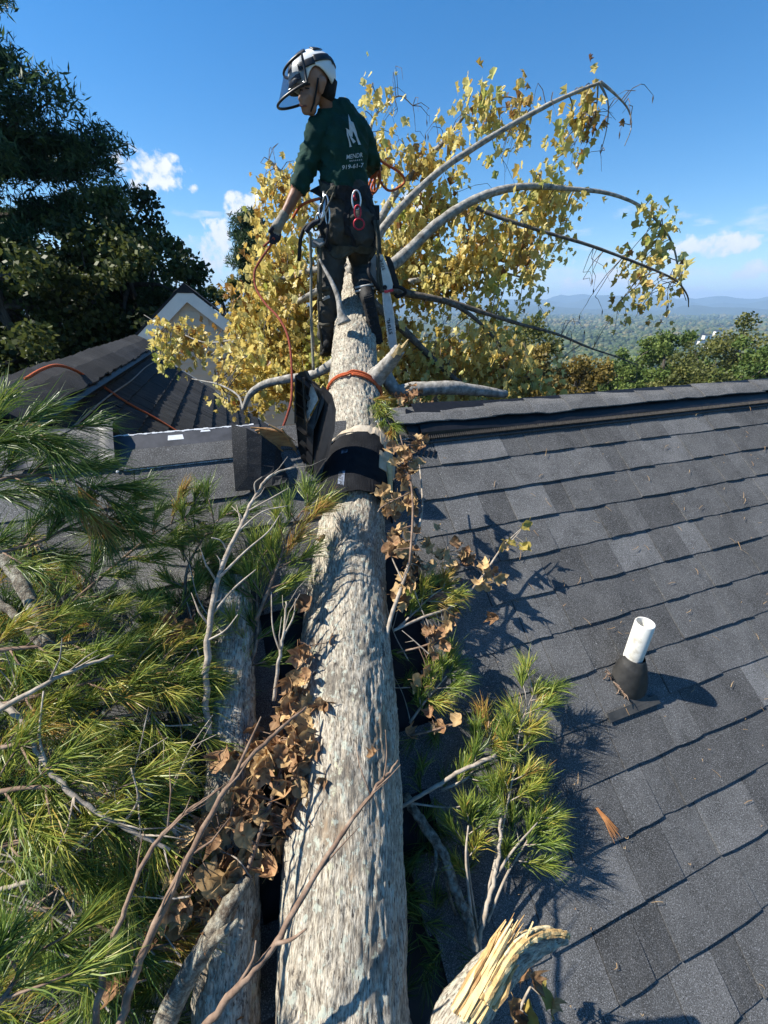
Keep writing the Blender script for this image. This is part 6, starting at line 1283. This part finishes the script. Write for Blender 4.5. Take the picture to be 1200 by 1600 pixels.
leafy('bunch of crumpled brown leaves hanging on the right of the torn strip', [[(0.105,1.436,6.057,0.005),(0.124,1.607,6.207,0.005),(0.114,1.737,6.333,0.004),(0.074,1.87,6.47,0.003)], [(0.112,1.669,6.27,0.003),(0,1.604,6.239,0.003),(-0.027,1.584,6.218,0.002)]], [(0.082,1.821,6.38,10,0.05),(0.132,1.8,6.325,8,0.045),(0.093,1.759,6.278,7,0.045),(0.17,1.934,6.389,6,0.04),(0.006,1.685,6.247,6,0.045),(0.029,1.668,6.177,6,0.04),(0.118,1.735,6.177,6,0.045),(0.071,1.622,6.104,7,0.045),(0.056,1.564,6.04,6,0.04),(0.111,1.499,5.95,5,0.04),(0.087,1.422,5.872,5,0.04),(0.13,1.196,5.614,4,0.035)], .066, mix=(.55, .45, 0), seed=23)
leafy('brown leaves piled on the trunk by the right ridge cap, below the snapped stub', [[(0.048,2.6,6.426,0.004),(0.158,2.6,6.458,0.004),(0.27,2.6,6.426,0.003)]], [(0.158,2.62,6.493,6,0.06),(0.245,2.6,6.466,5,0.05),(0.099,2.6,6.458,4,0.05),(0.215,2.55,6.418,3,0.04),(0.318,2.6,6.426,2,0.03)], .06, seed=24)
leafy('brown leaves and twigs beside the brown edged pine sprig', [[(0.053,1.279,5.723,0.004),(0.157,1.286,5.751,0.004),(0.267,1.327,5.764,0.003)]], [(0.186,1.334,5.792,3,0.03),(0.24,1.319,5.753,3,0.03),(0.216,1.278,5.716,3,0.03),(0.171,1.247,5.666,2,0.03),(0.269,1.348,5.78,2,0.02)], .058, seed=25)
leafy('flat tan leaf and dark leaves lying left of the orange brown tuft', [[(0.099,1.055,5.516,0.004),(0.199,1.074,5.528,0.004),(0.301,1.096,5.543,0.003)]], [(0.308,1.088,5.561,1),(0.212,1.079,5.529,2,0.015),(0.183,1.141,5.57,1),(0.098,1.03,5.497,1)], .066, mix=(.6, .4, 0), seed=26)
leafy('large clump of dead brown leaves between the second trunk and the main trunk', [[(-0.478,0.436,5.285,0.008),(-0.437,0.545,5.432,0.008),(-0.386,0.68,5.546,0.007),(-0.333,0.844,5.655,0.006),(-0.293,1.014,5.746,0.003)], [(-0.386,0.68,5.546,0.005),(-0.478,0.699,5.611,0.004),(-0.554,0.644,5.59,0.002)], [(-0.347,0.801,5.626,0.005),(-0.249,0.843,5.657,0.004),(-0.215,0.921,5.706,0.002)]],
      [(-0.311,1.019,5.755,8,0.045),(-0.351,0.958,5.72,9,0.05),(-0.26,0.927,5.697,9,0.045),(-0.358,0.889,5.67,11,0.055),(-0.277,0.869,5.633,11,0.05),(-0.419,0.86,5.665,8,0.05),(-0.497,0.85,5.679,6,0.04),(-0.314,0.818,5.579,9,0.05),(-0.386,0.78,5.595,9,0.05),(-0.348,0.75,5.511,8,0.045),(-0.439,0.748,5.586,8,0.05),(-0.481,0.696,5.584,9,0.05),(-0.547,0.665,5.579,8,0.05),(-0.573,0.627,5.557,6,0.045),(-0.475,0.644,5.518,9,0.05),(-0.551,0.591,5.499,6,0.045),(-0.398,0.693,5.482,8,0.045),(-0.327,0.721,5.458,4,0.04),(-0.593,0.555,5.483,4,0.04),(-0.246,1.007,5.754,4,0.03),(-0.3,1.08,5.798,4,0.03),(-0.325,1.179,5.854,3,0.03),(-0.307,1.298,5.939,2,0.03),(-0.538,0.537,5.454,5,0.05),(-0.614,0.589,5.54,5,0.04),(-0.493,0.563,5.461,6,0.05),(-0.25,0.808,5.579,4,0.035),(-0.295,0.745,5.519,4,0.04)], .074, mix=(.55, .45, 0), seed=27)
leafy('few dead leaves caught in the pine heap left of the tall bare branch', [[(-0.78,1.092,5.939,0.004),(-0.732,1.128,5.979,0.004),(-0.687,1.163,5.992,0.003)]], [(-0.736,1.145,5.993,3,0.03),(-0.706,1.13,5.947,3,0.03),(-0.739,1.101,5.96,2,0.03)], .06, seed=28)
leafy('dead leaves low in the heap near the mossy grey limb', [[(-0.694,0.407,5.399,0.004),(-0.661,0.422,5.427,0.004),(-0.619,0.434,5.424,0.002)]], [(-0.684,0.421,5.432,3,0.03),(-0.483,0.481,5.345,3,0.03),(-0.372,0.413,5.238,3,0.03),(-0.41,0.55,5.378,3,0.03)], .056, seed=29)
leafy('curled grey brown leaves at the left end of the ridge by the dark bough', [[(-1.377,1.489,6.53,0.004),(-1.312,1.503,6.574,0.004),(-1.257,1.521,6.598,0.002)]], [(-1.315,1.496,6.595,3,0.025),(-1.282,1.508,6.621,2,0.02)], .055, mix=(.2, .8, 0), seed=30)
leafy('green and tan leaves at the foot of the split limb', [[(0.393,0.432,4.991,0.005),(0.425,0.478,5.069,0.004),(0.47,0.52,5.113,0.003)]], [(0.451,0.519,5.118,2,0.025),(0.489,0.487,5.058,2,0.03),(0.427,0.472,5.038,3,0.03),(0.392,0.448,5.03,2,0.03)], .07, m=M_TWIG, mix=(.25, .2, .55), seed=31)
leafy('single leaves stuck to the bark in the middle of the main trunk', [[tuple(Vector(q[:3]) + Vector((0, -.08, .17))) + (.002,) for q in [(-0.32,1.264,5.703),(-0.299,1.259,5.7),(-0.282,1.25,5.695)]]], [tuple(Vector(q) + Vector((-.0, -.08, .165))) for q in [(-0.263,1.264,5.703),(-0.183,0.934,5.53),(-0.023,0.926,5.525),(-0.303,1.66,5.91)]], .055, seed=32)

# ---------------------------------------------------------------- needles and crumbs scattered over the shingles
b = MB(); random.seed(77)
for i in range(260):
    s_ = random.uniform(.5, 4.6); t_ = random.uniform(-1.25, 1.6); p = roof(s_, t_, .017); a = random.uniform(0, 6.28); L = random.uniform(.02, .06)
    if random.random() < .45: L *= .25
    d = RR * math.cos(a) + RD * math.sin(a); e = p + d * L + RN * random.uniform(-.001, .004); b.tube([p, (p + e) / 2 + RN * .002 + d.cross(RN) * random.uniform(-.006, .006), e], [.0012, .0011, .0006], 4, 0, random.random())
o = b.obj('loose_needles', mat('dry_needles', [(.3, (.28, .15, .06)), (.7, (.5, .36, .2))], 6, 3, .7)); tag(o, 'dry tan pine needles and crumbs strewn over the right hand shingles', 'pine needles', kind='stuff')
b = MB()
for i in range(26):
    p = Vector((0.864,0.985,5.174)) + RR * random.uniform(-.006, .006); e = Vector((0.927,0.926,5.115)) + (RR * random.gauss(0, .014) + RD * random.gauss(0, .012)); b.tube([p, (p + e) / 2 + RN * .006, e], [.0012, .0012, .0006], 4)
tag(b.obj('needle_bundle', mat('rusty_needles', [(.3, (.3, .1, .03)), (.7, (.5, .24, .09))], 6, 3, .7)), 'small fan of rusty fallen needles lying on the open shingles below the pipe', 'needle bundle')

# ---------------------------------------------------------------- air
hz = D.meshes.new('haze'); bmz = bmesh.new(); bmesh.ops.create_cube(bmz, size=1); bmz.to_mesh(hz); bmz.free()
ho = link('haze', hz); ho.scale = (24000, 24000, 420); ho.location = (0, 0, 128); tag(ho, 'thin blue air over the valley', 'haze', kind='stuff')
hm = D.materials.new('haze'); hm.use_nodes = True; N_ = hm.node_tree.nodes; N_.clear(); vo = N_.new('ShaderNodeVolumePrincipled'); vo.inputs['Color'].default_value = (.44, .68, 1.0, 1); vo.inputs['Density'].default_value = HAZE; vo.inputs['Anisotropy'].default_value = .0
mo = N_.new('ShaderNodeOutputMaterial'); hm.node_tree.links.new(vo.outputs[0], mo.inputs['Volume']); hz.materials.append(hm)
